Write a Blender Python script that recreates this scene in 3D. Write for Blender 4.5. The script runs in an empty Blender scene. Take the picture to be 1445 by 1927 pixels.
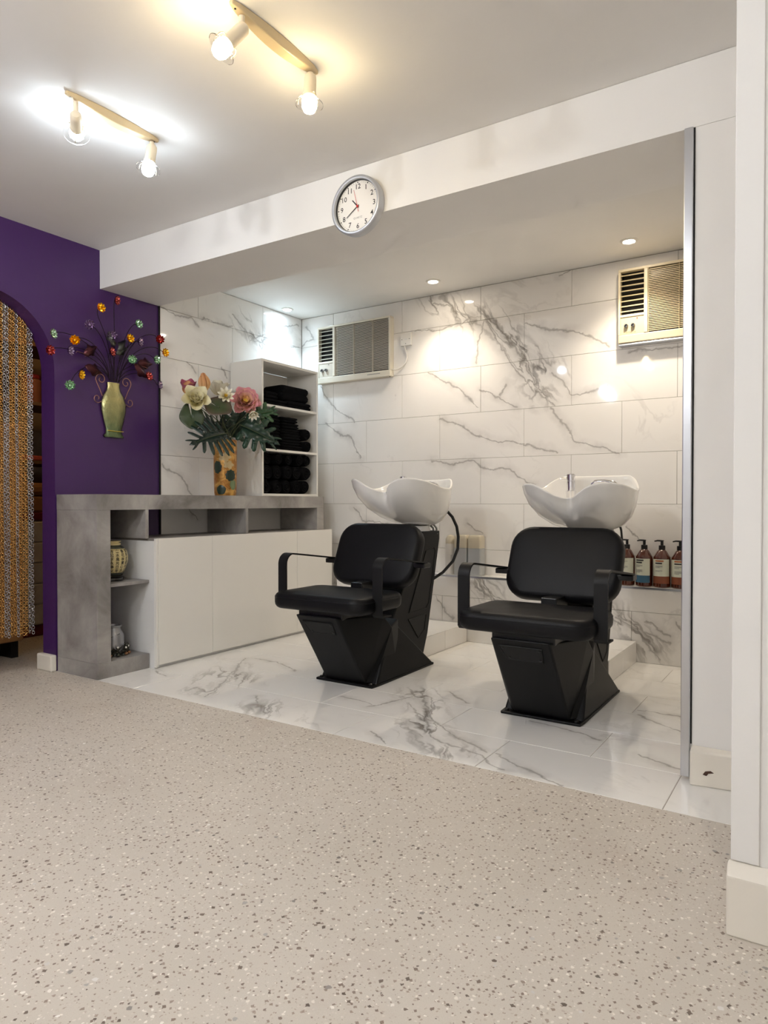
import bpy, bmesh, math, random
from mathutils import Vector, Matrix, Euler
random.seed(7)
PI = math.pi
S = bpy.context.scene
COL = S.collection

# ------------------------------------------------------------------ camera, world, exposure
cam_d = bpy.data.cameras.new('camera'); cam = bpy.data.objects.new('camera', cam_d); COL.objects.link(cam)
cam.location = (3.4664, -2.4101, 0.9)
cam.rotation_euler = (PI/2 - 0.0142, 0, 0.5752)
cam_d.sensor_fit = 'HORIZONTAL'; cam_d.sensor_width = 36.0
cam_d.lens = 1302.73/1445*36.0
cam_d.clip_start = 0.02
S.camera = cam
W = bpy.data.worlds.new('world'); S.world = W; W.use_nodes = True
W.node_tree.nodes['Background'].inputs[0].default_value = (0.75, 0.8, 0.9, 1)
W.node_tree.nodes['Background'].inputs[1].default_value = 0.3
vs = S.view_settings
vs.view_transform = 'Standard'; vs.look = 'None'; vs.gamma = 1.0; vs.exposure = 0.46; vs.use_curve_mapping = False
S.cycles.max_bounces = 7; S.cycles.diffuse_bounces = 5; S.cycles.glossy_bounces = 4; S.cycles.transmission_bounces = 6
S.cycles.use_adaptive_sampling = True; S.cycles.adaptive_threshold = 0.08; S.cycles.adaptive_min_samples = 20; S.cycles.use_denoising = True
COOL = (0.80, 0.90, 1.0); WARM = (1.0, 0.78, 0.45); WARM2 = (1.0, 0.86, 0.68)
BULB = 620.0        # radiance of a track bulb
DOWN = 480.0        # radiance of a recessed downlight

# ------------------------------------------------------------------ helpers
def lin(c):
    return tuple(((x/255)/12.92 if x/255 <= 0.04045 else ((x/255+0.055)/1.055)**2.4) for x in c)

def mat(name, rgb=(200, 200, 200), rough=0.5, metal=0.0, spec=0.5, **kw):
    m = bpy.data.materials.new(name); m.use_nodes = True
    b = m.node_tree.nodes['Principled BSDF']
    b.inputs['Base Color'].default_value = (*lin(rgb), 1)
    b.inputs['Roughness'].default_value = rough
    b.inputs['Metallic'].default_value = metal
    b.inputs['Specular IOR Level'].default_value = spec
    for k, v in kw.items():
        b.inputs[k.replace('_', ' ')].default_value = v
    return m

def N(nt, t, **kw):
    n = nt.nodes.new(t)
    for k, v in kw.items(): setattr(n, k, v)
    return n

def plug(nt, sock, val):
    if isinstance(val, bpy.types.NodeSocket): nt.links.new(val, sock)
    else: sock.default_value = val

def math_n(nt, op, a, b=0.0, c=0.0, clamp=False):
    n = N(nt, 'ShaderNodeMath', operation=op, use_clamp=clamp)
    plug(nt, n.inputs[0], a); plug(nt, n.inputs[1], b); plug(nt, n.inputs[2], c)
    return n.outputs[0]

def vmath(nt, op, a, b=(0, 0, 0), scale=None, out=0):
    n = N(nt, 'ShaderNodeVectorMath', operation=op)
    plug(nt, n.inputs[0], a); plug(nt, n.inputs[1], b)
    if scale is not None: plug(nt, n.inputs[3], scale)
    return n.outputs[out]

def mix(nt, fac, a, b):
    n = N(nt, 'ShaderNodeMix', data_type='RGBA')
    plug(nt, n.inputs[0], fac)
    plug(nt, n.inputs[6], a if isinstance(a, bpy.types.NodeSocket) else (*a, 1))
    plug(nt, n.inputs[7], b if isinstance(b, bpy.types.NodeSocket) else (*b, 1))
    return n.outputs[2]

def noise(nt, vec, scale, detail=3, rough=0.5, dist=0.0, out=0):
    n = N(nt, 'ShaderNodeTexNoise'); plug(nt, n.inputs['Vector'], vec)
    n.inputs['Scale'].default_value = scale; n.inputs['Detail'].default_value = detail
    n.inputs['Roughness'].default_value = rough; n.inputs['Distortion'].default_value = dist
    return n.outputs[out]

def pos(nt): return N(nt, 'ShaderNodeNewGeometry').outputs['Position']
def objc(nt): return N(nt, 'ShaderNodeTexCoord').outputs['Object']

def bump(nt, height, strength, dist, bs):
    n = N(nt, 'ShaderNodeBump'); n.inputs['Strength'].default_value = strength; n.inputs['Distance'].default_value = dist
    nt.links.new(height, n.inputs['Height']); nt.links.new(n.outputs[0], bs.inputs['Normal'])

def ramp(nt, fac, a, b):
    n = N(nt, 'ShaderNodeMapRange'); plug(nt, n.inputs[0], fac)
    n.inputs[1].default_value = a; n.inputs[2].default_value = b
    return n.outputs[0]

class MB:
    def __init__(self): self.v = []; self.f = []
    def add(self, vs, fs, M=None):
        o = len(self.v)
        self.v += [tuple(M @ Vector(p)) if M is not None else tuple(p) for p in vs]
        self.f += [tuple(o+i for i in f) for f in fs]; return self
    def box(self, x0, x1, y0, y1, z0, z1, M=None):
        return self.add([(x0,y0,z0),(x1,y0,z0),(x1,y1,z0),(x0,y1,z0),(x0,y0,z1),(x1,y0,z1),(x1,y1,z1),(x0,y1,z1)],
                        [(0,3,2,1),(4,5,6,7),(0,1,5,4),(1,2,6,5),(2,3,7,6),(3,0,4,7)], M)
    def loft(self, rings, cap0=True, cap1=True, closed=True, M=None):
        n = len(rings[0]); vs = [p for r in rings for p in r]; fs = []
        for i in range(len(rings)-1):
            for j in range(n if closed else n-1):
                k = (j+1) % n
                fs.append((i*n+j, i*n+k, (i+1)*n+k, (i+1)*n+j))
        if cap0: fs.append(tuple(range(n-1, -1, -1)))
        if cap1: fs.append(tuple((len(rings)-1)*n+j for j in range(n)))
        return self.add(vs, fs, M)
    def lathe(self, prof, n=24, cx=0, cy=0, M=None, cap0=True, cap1=True):
        return self.loft([[(cx+r*math.cos(2*PI*j/n), cy+r*math.sin(2*PI*j/n), z) for j in range(n)] for r, z in prof], cap0, cap1, True, M)
    def tube(self, pts, r, n=8, cap=True, M=None):
        pts = [Vector(p) for p in pts]; rings = []
        for i, p in enumerate(pts):
            t = (pts[min(i+1, len(pts)-1)] - pts[max(i-1, 0)]).normalized()
            if i == 0:
                a = Vector((0, 0, 1)) if abs(t.z) < 0.9 else Vector((1, 0, 0))
                u = t.cross(a).normalized()
            else:
                u = (u - t*u.dot(t)).normalized()
            w = t.cross(u); rr = r[i] if isinstance(r, (list, tuple)) else r
            rings.append([tuple(p + (u*math.cos(2*PI*j/n) + w*math.sin(2*PI*j/n))*rr) for j in range(n)])
        return self.loft(rings, cap, cap, True, M)
    def prism(self, pts, z0, z1, M=None):
        return self.loft([[(x, y, z0) for x, y in pts], [(x, y, z1) for x, y in pts]], M=M)
    def sphere(self, c, r, n=12, m=8, sz=1.0, M=None):
        pr = [(r*math.sin(PI*i/m)+1e-5, c[2]-r*sz*math.cos(PI*i/m)) for i in range(m+1)]
        return self.lathe(pr, n, c[0], c[1], M)
    def shift(self, d):
        self.v = [(x+d[0], y+d[1], z+d[2]) for x, y, z in self.v]; return self
    def mesh(self, name, m, smooth=False, angle=35):
        me = bpy.data.meshes.new(name); me.from_pydata(self.v, [], self.f)
        bm = bmesh.new(); bm.from_mesh(me); bmesh.ops.recalc_face_normals(bm, faces=bm.faces); bm.to_mesh(me); bm.free()
        if smooth:
            me.shade_smooth(); me.set_sharp_from_angle(angle=math.radians(angle))
        if m: me.materials.append(m)
        return me
    def build(self, name, m, parent=None, smooth=False, bevel=0, seg=2, sub=0, angle=35):
        return obj(name, self.mesh(name, m, smooth, angle), parent, bevel, seg, sub)

def obj(name, me, parent=None, bevel=0, seg=2, sub=0):
    o = bpy.data.objects.new(name, me); COL.objects.link(o)
    if parent: o.parent = parent
    if bevel:
        md = o.modifiers.new('bevel', 'BEVEL'); md.width = bevel; md.segments = seg; md.limit_method = 'ANGLE'; md.angle_limit = math.radians(40)
    if sub:
        md = o.modifiers.new('sub', 'SUBSURF'); md.levels = sub; md.render_levels = sub
    return o

def tag(o, label, cat, group=None):
    o['label'] = label; o['category'] = cat
    if group: o['group'] = group
    return o
def struct(o):
    o['kind'] = 'structure'; return o
def thing(name, label, cat, loc=(0, 0, 0), rot=(0, 0, 0), group=None):
    o = bpy.data.objects.new(name, None); COL.objects.link(o)
    o.empty_display_size = 0.05; o.location = loc; o.rotation_euler = rot
    return tag(o, label, cat, group)
def copy_tree(o, parent=None):
    c = o.copy(); COL.objects.link(c); c.parent = parent
    for ch in list(o.children): copy_tree(ch, c)
    return c
def bx(name, m, x0, x1, y0, y1, z0, z1, parent=None, bevel=0):
    """a box whose origin is at the centre of its base"""
    cx, cy = (x0+x1)/2, (y0+y1)/2
    o = MB().box(x0-cx, x1-cx, y0-cy, y1-cy, 0, z1-z0).build(name, m, parent, bevel=bevel)
    o.location = (cx, cy, z0); return o
def rrect(w, h, r, n=6):
    """rounded rectangle outline, centred"""
    o = []
    for cx, cy, a0 in ((w/2-r, h/2-r, 0), (-w/2+r, h/2-r, PI/2), (-w/2+r, -h/2+r, PI), (w/2-r, -h/2+r, 1.5*PI)):
        for i in range(n+1):
            a = a0 + PI/2*i/n; o.append((cx+r*math.cos(a), cy+r*math.sin(a)))
    return o
def pillow(mb, w, h, t, r, e, crown=0.0, M=None, n=7):
    """upholstered slab: rounded outline, rounded edges, a slight crown on top (z)"""
    rings = []
    for i in range(5):
        a = PI/2*i/4; ins = e*(1-math.sin(a)); z = e*(1-math.cos(a))
        rings.append([(x, y, z) for x, y in rrect(w-2*ins, h-2*ins, max(r-ins, 0.004), n)])
    for i in range(5):
        a = PI/2*i/4; ins = e*(1-math.cos(a)); z = t-e+e*math.sin(a)
        rings.append([(x, y, z) for x, y in rrect(w-2*ins, h-2*ins, max(r-ins, 0.004), n)])
    for k in (0.75, 0.5, 0.25, 0.02):
        rings.append([(x*k, y*k, t+crown*(1-k*k)) for x, y in rrect(w-2*e, h-2*e, max(r-e, 0.004), n)])
    return mb.loft(rings, M=M)
def text_mesh(body, size, m, name='lettering', extrude=0.0, bold=0.0):
    cu = bpy.data.curves.new(name, 'FONT'); cu.body = body; cu.size = size; cu.align_x = 'CENTER'; cu.align_y = 'CENTER'
    cu.resolution_u = 2; cu.extrude = extrude; cu.offset = size*bold
    o = bpy.data.objects.new(name, cu); COL.objects.link(o)
    bpy.context.view_layer.update()
    me = bpy.data.meshes.new_from_object(o.evaluated_get(bpy.context.evaluated_depsgraph_get()))
    bpy.data.objects.remove(o); bpy.data.curves.remove(cu)
    me.name = name; me.materials.clear(); me.materials.append(m); return me

# ------------------------------------------------------------------ materials
def paint(name, rgb, rough=0.6, sc=60, st=0.08, var=0.03):
    m = mat(name, rgb, rough); nt = m.node_tree; b = nt.nodes['Principled BSDF']; p = pos(nt)
    f = ramp(nt, noise(nt, p, 1.7, 4), 0.3, 0.7)
    c = lin(rgb); nt.links.new(mix(nt, f, tuple(x*(1-var) for x in c), tuple(min(1, x*(1+var)) for x in c)), b.inputs['Base Color'])
    bump(nt, noise(nt, p, sc, 4), st, 0.004, b); return m
M_WHITE = paint('white_wall_paint', (233, 231, 227))
M_CEIL = paint('white_ceiling_paint', (231, 229, 225), 0.7)
M_PURPLE = paint('purple_wall_paint', (66, 34, 90), 0.42, 35, 0.22, 0.05)
M_SKIRT = paint('skirting_gloss_paint', (230, 224, 212), 0.35)
M_DARKROOM = paint('store_room_paint', (150, 130, 105), 0.7)
M_GROUT = mat('tile_grout', (150, 142, 132), 0.8)
M_ALU = mat('aluminium_trim', (205, 207, 212), 0.28, 1.0)
M_CHROME = mat('chrome', (235, 235, 238), 0.06, 1.0)
M_BLACKGAP = mat('dark_joint', (24, 22, 20), 0.8)
M_LAM = mat('white_laminate', (232, 229, 222), 0.32)
M_LAMG = mat('white_laminate_cool', (222, 221, 219), 0.4)
M_PLBLACK = mat('black_moulded_plastic', (11, 11, 12), 0.45, spec=0.22)
M_BLACK = mat('black_plastic', (14, 14, 15), 0.35)
M_BARBLK = mat('black_powder_coat', (14, 14, 15), 0.5, spec=0.3)
M_CER = mat('white_ceramic', (238, 236, 232), 0.1, Coat_Weight=0.5, Coat_Roughness=0.04)
M_RUBBER = mat('black_rubber_hose', (10, 10, 10), 0.5)
M_BRAID = mat('braided_hose', (150, 150, 145), 0.35, 0.7)

def leather():
    m = mat('black_leatherette', (11, 11, 14), 0.46, spec=0.22); nt = m.node_tree; b = nt.nodes['Principled BSDF']; p = objc(nt)
    h = math_n(nt, 'ADD', math_n(nt, 'MULTIPLY', noise(nt, p, 6, 3), 1.0), math_n(nt, 'MULTIPLY', noise(nt, p, 260, 2), 0.05))
    bump(nt, h, 0.25, 0.012, b); return m
M_LEATHER = leather()

def concrete():
    m = mat('concrete_laminate', (150, 146, 140), 0.45); nt = m.node_tree; b = nt.nodes['Principled BSDF']; p = pos(nt)
    f1 = ramp(nt, noise(nt, p, 3.0, 6, 0.62, 0.5), 0.36, 0.66)
    f2 = ramp(nt, noise(nt, vmath(nt, 'MULTIPLY', p, (40, 40, 6)), 1.0, 5, 0.6), 0.3, 0.75)
    c = mix(nt, f1, lin((112, 107, 104)), lin((176, 172, 167)))
    c = mix(nt, math_n(nt, 'MULTIPLY', f2, 0.35), c, lin((142, 137, 134)))
    nt.links.new(c, b.inputs['Base Color']); return m
M_CONC = concrete()

def terrazzo():
    m = mat('speckled_vinyl_floor', (190, 178, 165), 0.42, spec=0.35); nt = m.node_tree; b = nt.nodes['Principled BSDF']; p = pos(nt)
    wob = vmath(nt, 'SCALE', vmath(nt, 'SUBTRACT', noise(nt, p, 130, 2, out=1), (0.5, 0.5, 0.5)), scale=0.008)
    q = vmath(nt, 'ADD', p, wob)
    base = mix(nt, ramp(nt, noise(nt, p, 1.3, 4), 0.3, 0.7), lin((198, 190, 178)), lin((207, 199, 188)))
    base = mix(nt, math_n(nt, 'MULTIPLY', ramp(nt, noise(nt, p, 420, 2), 0.45, 0.75), 0.35), base, lin((188, 177, 163)))
    def layer(base, scale, frac, rmax, cols, seed, metric='EUCLIDEAN'):
        v = N(nt, 'ShaderNodeTexVoronoi', voronoi_dimensions='2D', feature='F1', distance=metric); v.inputs['Scale'].default_value = scale
        plug(nt, v.inputs['Vector'], vmath(nt, 'ADD', q, (seed, seed*1.7, 0)))
        sp = N(nt, 'ShaderNodeSeparateColor'); nt.links.new(v.outputs['Color'], sp.inputs[0])
        thr = math_n(nt, 'MULTIPLY', ramp(nt, sp.outputs[0], 1-frac, 1.0), rmax)
        d = math_n(nt, 'SUBTRACT', thr, v.outputs['Distance'])
        f = math_n(nt, 'MULTIPLY', d, 22.0, clamp=True)
        col = mix(nt, ramp(nt, sp.outputs[1], 0.0, 1.0), lin(cols[0]), lin(cols[1]))
        return mix(nt, f, base, col)
    base = layer(base, 150, 0.5, 0.42, ((170, 155, 140), (222, 214, 204)), 3.1)
    base = layer(base, 80, 0.22, 0.34, ((236, 230, 221), (226, 218, 206)), 7.7)
    base = layer(base, 84, 0.42, 0.40, ((130, 114, 104), (166, 150, 137)), 1.3, 'MANHATTAN')
    base = layer(base, 52, 0.24, 0.34, ((100, 88, 80), (138, 122, 110)), 5.2, 'MANHATTAN')
    base = layer(base, 34, 0.09, 0.22, ((240, 236, 230), (96, 86, 78)), 9.4)
    st = math_n(nt, 'MULTIPLY', ramp(nt, noise(nt, p, 1.8, 6, 0.7), 0.56, 0.8), 0.35)
    base = mix(nt, st, base, lin((172, 150, 136)))
    nt.links.new(base, b.inputs['Base Color']); return m
M_TERR = terrazzo()

def marble(name, axes, veins, wide, rough=0.1, base=(240, 237, 232)):
    """polished porcelain tile with veins running along given lines (metres, in the plane of the surface)"""
    m = mat(name, base, rough, spec=0.5); nt = m.node_tree; b = nt.nodes['Principled BSDF']; p = pos(nt)
    sp = N(nt, 'ShaderNodeSeparateXYZ'); nt.links.new(p, sp.inputs[0])
    cb = N(nt, 'ShaderNodeCombineXYZ'); nt.links.new(sp.outputs[axes[0]], cb.inputs[0]); nt.links.new(sp.outputs[axes[1]], cb.inputs[1])
    u = cb.outputs[0]
    w1 = vmath(nt, 'SCALE', vmath(nt, 'SUBTRACT', noise(nt, u, 5, 3, out=1), (0.5, 0.5, 0.5)), scale=0.10)
    w2 = vmath(nt, 'SCALE', vmath(nt, 'SUBTRACT', noise(nt, u, 30, 3, out=1), (0.5, 0.5, 0.5)), scale=0.03)
    q = vmath(nt, 'MULTIPLY', vmath(nt, 'ADD', u, vmath(nt, 'ADD', w1, w2)), (1, 1, 0))
    def dist_field(lines, width):
        acc = None
        for ln in lines:
            for a, c in zip(ln[:-1], ln[1:]):
                ba = (c[0]-a[0], c[1]-a[1], 0); l2 = max(ba[0]**2+ba[1]**2, 1e-6)
                pa = vmath(nt, 'SUBTRACT', q, (a[0], a[1], 0))
                h = math_n(nt, 'MULTIPLY', vmath(nt, 'DOT_PRODUCT', pa, (ba[0]/l2, ba[1]/l2, 0), out=1), 1.0, clamp=True)
                d = vmath(nt, 'DISTANCE', pa, vmath(nt, 'SCALE', ba, scale=h), out=1)
                acc = d if acc is None else math_n(nt, 'MINIMUM', acc, d)
        return acc
    dT = dist_field(veins, 1)
    mod = ramp(nt, noise(nt, u, 9, 4), 0.35, 0.65)
    wid = math_n(nt, 'MULTIPLY_ADD', mod, 0.012, 0.004)
    thin = math_n(nt, 'SUBTRACT', 1.0, math_n(nt, 'DIVIDE', dT, wid), clamp=True)
    halo = math_n(nt, 'MULTIPLY', math_n(nt, 'MULTIPLY_ADD', dT, -1/0.05, 1.0, clamp=True), math_n(nt, 'MULTIPLY', mod, 0.30))
    f = math_n(nt, 'MAXIMUM', math_n(nt, 'MULTIPLY', thin, 0.72), halo)
    if wide:
        dW = dist_field(wide, 1)
        band = math_n(nt, 'MULTIPLY_ADD', dW, -1/0.13, 1.0, clamp=True)
        al = vmath(nt, 'DOT_PRODUCT', q, (0.58, -0.81, 0), out=1); pe = vmath(nt, 'DOT_PRODUCT', q, (0.81, 0.58, 0), out=1)
        cs = N(nt, 'ShaderNodeCombineXYZ'); nt.links.new(math_n(nt, 'MULTIPLY', al, 3.2), cs.inputs[0]); nt.links.new(math_n(nt, 'MULTIPLY', pe, 11.0), cs.inputs[1])
        ridg = math_n(nt, 'ABSOLUTE', math_n(nt, 'SUBTRACT', noise(nt, cs.outputs[0], 1.0, 3, 0.5, 0.6), 0.5))
        strand = math_n(nt, 'MULTIPLY_ADD', ridg, -16.0, 1.0, clamp=True)
        cloud = math_n(nt, 'MULTIPLY', ramp(nt, noise(nt, cs.outputs[0], 1.3, 3), 0.48, 0.75), 0.5)
        f = math_n(nt, 'MAXIMUM', f, math_n(nt, 'MULTIPLY', band, math_n(nt, 'MAXIMUM', math_n(nt, 'MULTIPLY', strand, 1.0), cloud)))
    # faint background veining everywhere
    r2 = math_n(nt, 'ABSOLUTE', math_n(nt, 'SUBTRACT', noise(nt, vmath(nt, 'ADD', u, (3.3, 1.7, 0)), 2.1, 5, 0.6, 0.8), 0.5))
    faint = math_n(nt, 'MULTIPLY', math_n(nt, 'MULTIPLY_ADD', r2, -40.0, 1.0, clamp=True), math_n(nt, 'MULTIPLY', ramp(nt, noise(nt, u, 1.9, 2), 0.5, 0.7), 0.22))
    f = math_n(nt, 'MAXIMUM', f, faint)
    c0 = mix(nt, ramp(nt, noise(nt, u, 1.6, 4), 0.35, 0.7), lin(base), lin(tuple(x-7 for x in base)))
    vc = mix(nt, noise(nt, u, 6, 2), lin((138, 128, 114)), lin((128, 126, 126)))
    nt.links.new(mix(nt, f, c0, vc), b.inputs['Base Color'])
    return m
BACKV = [[(1.137,2.301),(1.309,2.203),(1.458,2.096)],[(1.228,2.082),(1.388,2.092),(1.523,2.101)],[(1.019,2.081),(1.179,2.071),(1.228,2.082)],
 [(1.516,2.129),(1.617,2.07),(1.728,1.953),(1.818,1.79),(1.871,1.718),(1.94,1.562),(2.009,1.491)],[(1.561,2.078),(1.655,1.911),(1.764,1.762),(1.888,1.6)],
 [(1.992,1.476),(2.076,1.372),(2.159,1.264),(2.402,1.19)],[(1.828,2.037),(1.939,1.998),(2.041,1.967),(2.237,1.909),(2.347,1.826)],
 [(2.008,1.704),(2.075,1.648),(2.125,1.556),(2.206,1.562),(2.333,1.57)],[(1.55,2.069),(1.486,1.827)],[(1.125,1.783),(1.309,1.686),(1.447,1.593),(1.505,1.529)],
 [(1.516,1.632),(1.648,1.586),(1.783,1.498)],[(1.655,1.596),(1.703,1.667)],[(1.22,1.46),(1.389,1.403),(1.544,1.317),(1.674,1.294),(1.819,1.287)],
 [(1.819,1.28),(1.941,1.231),(2.043,1.191)],[(1.154,1.188),(1.31,1.15),(1.467,1.17),(1.525,1.127),(1.73,1.104),(1.819,1.051),(1.907,1.009)],
 [(0.175,1.791),(0.326,1.598),(0.521,1.494)],[(0.236,1.492),(0.376,1.396),(0.473,1.391),(0.569,1.231)],[(0.497,0.88),(0.568,0.783),(0.662,0.746),(0.976,0.732)],
 [(2.454,1.775),(2.601,1.779),(2.771,1.779)],[(2.04,2.293),(2.123,2.304)],[(0.046,2.252),(0.124,2.14),(-0.034,2.098)],[(2.452,0.759),(2.519,0.684)],[(1.429,0.758),(1.526,0.69)]]
BACKW = [[(1.516,2.129),(1.728,1.953),(1.818,1.79),(1.94,1.562)],[(1.636,2.06),(1.863,1.845)],[(1.87,1.784),(2.025,1.686)],[(1.137,2.301),(1.458,2.096)]]
LEDGEV = [[(2.435,0.247),(2.523,0.195),(2.609,0.07),(2.68,0.034)],[(2.523,0.18),(2.623,0.16),(2.707,0.125)],[(2.595,0.232),(2.72,0.156)],[(1.262,0.276),(1.322,0.218),(1.4,0.148)],
 [(1.788,0.388),(1.875,0.312)],[(1.589,0.375),(1.681,0.307),(1.788,0.289)],[(2.761,0.247),(2.815,0.166)]]
LEDGEW = [[(2.435,0.247),(2.523,0.195),(2.62,0.07)],[(1.589,0.375),(1.681,0.307)]]
LEFTV = [[(0.412,2.094),(0.534,2.066),(0.663,2.078),(0.716,2.049)],[(0.752,2.098),(0.892,2.086),(1.019,2.103)],[(1.02,2.193),(1.194,2.065),(1.358,2.04),(1.716,2.087)],
 [(1.194,2.046),(1.473,2.199),(1.716,2.27)],[(0.426,1.14),(0.528,1.084),(0.678,0.935)],[(0.618,1.798),(0.683,1.741)],[(0.915,1.806),(0.973,1.743)],[(0.6,0.9),(0.72,0.78)]]
FLOORV = [[(0.637,0.48),(0.829,0.167),(0.989,-0.093),(1.039,-0.189)],[(1.223,-0.05),(1.413,-0.218)],
 [(1.829,0.427),(1.978,0.239),(2.11,-0.017),(2.249,-0.143),(2.412,-0.167),(2.55,-0.253)],[(1.968,0.141),(2.113,0.065),(2.273,-0.059),(2.417,-0.133)],
 [(2.429,0.309),(2.572,0.282),(2.74,0.222)],[(2.753,0.693),(2.874,0.682),(2.963,0.679)],[(2.78,0.621),(2.993,0.493)],[(2.449,-0.112),(2.625,-0.204),(2.757,-0.274)],
 [(2.889,0.141),(3.063,0.068)],[(1.752,0.093),(1.807,0.226),(1.853,0.336)],[(2.107,0.371),(1.926,0.512)],[(1.95,-0.158),(2.083,-0.25)],[(0.428,0.017),(0.579,-0.021)],
 [(0.688,0.513),(0.836,0.529),(1.073,0.433)],[(1.554,0.164),(1.749,0.139)]]
FLOORW = [[(0.725,0.308),(0.8,0.083),(0.946,-0.121)],[(0.75,0.225),(1.02,0.1)],[(1.829,0.427),(1.978,0.239),(2.11,-0.017),(2.249,-0.143)],[(2.05,0.023),(2.333,-0.218)],[(1.35,-0.15),(1.41,-0.22)]]
def near(lines, z0, z1, pad=0.10):
    o = []
    for ln in lines:
        for a, c in zip(ln[:-1], ln[1:]):
            if max(a[1], c[1]) > z0-pad and min(a[1], c[1]) < z1+pad: o.append([a, c])
    return o
ZR = [0.0, 0.288, 0.588, 0.888, 1.189, 1.491, 1.793, 2.092, 2.312]
M_MBACK = [marble('marble_tile_back', (0, 2), near(BACKV, a, b) or [BACKV[0][:2]], near(BACKW, a, b), 0.05) for a, b in zip(ZR[:-1], ZR[1:])]
M_MLEDGE = marble('marble_tile_ledge', (0, 2), LEDGEV, LEDGEW, 0.12)
M_MLEFT = marble('marble_tile_left', (1, 2), LEFTV, [[(1.1,2.15),(1.3,2.08)]], 0.05)
M_MFLOOR = marble('marble_tile_floor', (0, 1), FLOORV, FLOORW, 0.06, (240, 238, 234))

# ------------------------------------------------------------------ structure
ZC, ZB, YB, YW, XR = 2.314, 2.098, 0.4066, 1.756, 3.083
Y0 = -0.274
RX0, RX1, RY0 = -1.75, 4.9, -4.6
floor = struct(bx('floor', M_TERR, RX0, RX1, RY0, Y0-0.002, -0.06, 0.0))
struct(bx('floor_store_room', M_TERR, RX0, 0.0, Y0-0.002, 1.75, -0.06, 0.0))
fl2 = struct(bx('floor_tiled', M_GROUT, 0.0, 3.7, Y0-0.002, YW+0.06, -0.06, -0.0015))
struct(bx('ceiling', M_CEIL, RX0, RX1, RY0, YW+0.06, ZC, ZC+0.06))

# purple wall with the arched opening
def wall_left():
    mb = MB(); T = -0.12; r = 0.358; yc = -0.632; zc = 1.598; n = 28
    ys = [yc - r*math.cos(PI*i/n) for i in range(n+1)]; zs = [zc + r*math.sin(PI*i/n) for i in range(n+1)]
    for x in (0.0, T):
        mb.add([(x, RY0, 0), (x, ys[0], 0), (x, ys[0], ZC), (x, RY0, ZC)], [(0, 1, 2, 3)])
        mb.add([(x, ys[-1], 0), (x, YB, 0), (x, YB, ZC), (x, ys[-1], ZC)], [(0, 1, 2, 3)])
        for i in range(n):
            mb.add([(x, ys[i], zs[i]), (x, ys[i+1], zs[i+1]), (x, ys[i+1], ZC), (x, ys[i], ZC)], [(0, 1, 2, 3)])
    out = [(ys[0], 0)] + list(zip(ys, zs)) + [(ys[-1], 0)]
    for a, b in zip(out[:-1], out[1:]):
        mb.add([(0, a[0], a[1]), (T, a[0], a[1]), (T, b[0], b[1]), (0, b[0], b[1])], [(0, 1, 2, 3)])
    mb.add([(0, YB, 0), (T, YB, 0), (T, YB, ZC), (0, YB, ZC)], [(0, 1, 2, 3)])
    me = mb.mesh('wall_left', M_PURPLE)
    bm = bmesh.new(); bm.from_mesh(me); bmesh.ops.remove_doubles(bm, verts=bm.verts, dist=1e-4)
    bmesh.ops.recalc_face_normals(bm, faces=bm.faces); bm.to_mesh(me); bm.free()
    return struct(obj('wall_left', me))
wall_left()
# white skirting block wrapping the far jamb of the arch
sk = struct(bx('baseboard_left', M_SKIRT, -0.128, 0.008, Y0-0.035, Y0-0.0005, 0.0, 0.088, bevel=0.008))
struct(bx('baseboard_left_rear', M_SKIRT, 0.0005, 0.018, RY0+0.02, -1.0, 0.0, 0.09, bevel=0.006))

struct(bx('trim_beam', M_WHITE, 0.0015, XR+0.3, 0.0, YB, ZB, ZC-0.001))
wl2 = struct(bx('wall_left_tiled', M_GROUT, -0.12, 0.0015, YB+0.0005, YW+0.06, 0.0, ZC-0.001))
wb = struct(bx('wall_back', M_GROUT, 0.002, XR+0.3, YW+0.004, YW+0.06, 0.0, ZC-0.001))
struct(bx('wall_right_alcove', M_WHITE, XR+0.0, XR+0.3, 0.0, YW+0.003, 0.0, ZB-0.001))
struct(bx('wall_right_near', M_WHITE, 3.3, RX1, -0.80, -0.001, 0.0, ZC-0.001))
struct(bx('wall_right', M_WHITE, RX1-0.06, RX1, RY0, -0.801, 0.0, ZC-0.001))
struct(bx('wall_front', M_WHITE, RX0, RX1-0.061, RY0, RY0+0.06, 0.0, ZC-0.001))
struct(bx('wall_store_far', M_DARKROOM, RX0, RX0+0.06, RY0+0.061, 1.75, 0.0, ZC-0.001))
struct(bx('wall_store_end', M_DARKROOM, RX0+0.061, -0.121, 1.2, 1.26, 0.0, ZC-0.001))
# skirting on the pier and on the near wall
MB().add([(3.090,-0.042,0),(3.299,-0.013,0),(3.299,-0.0005,0),(3.090,-0.0005,0),(3.090,-0.042,0.108),(3.299,-0.013,0.108),(3.299,-0.0005,0.118),(3.090,-0.0005,0.118)],
         [(0,3,2,1),(4,5,6,7),(0,1,5,4),(1,2,6,5),(2,3,7,6),(3,0,4,7)]).build('baseboard_right', M_SKIRT, bevel=0.004)['kind'] = 'structure'
MB().add([(3.286,-0.826,0),(4.8,-0.826,0),(4.8,-0.8005,0),(3.286,-0.8005,0),(3.286,-0.826,0.125),(4.8,-0.826,0.125),(4.8,-0.8005,0.150),(3.286,-0.8005,0.150)],
         [(0,3,2,1),(4,5,6,7),(0,1,5,4),(1,2,6,5),(2,3,7,6),(3,0,4,7)]).build('baseboard_right_near', M_SKIRT, bevel=0.004)['kind'] = 'structure'
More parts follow.
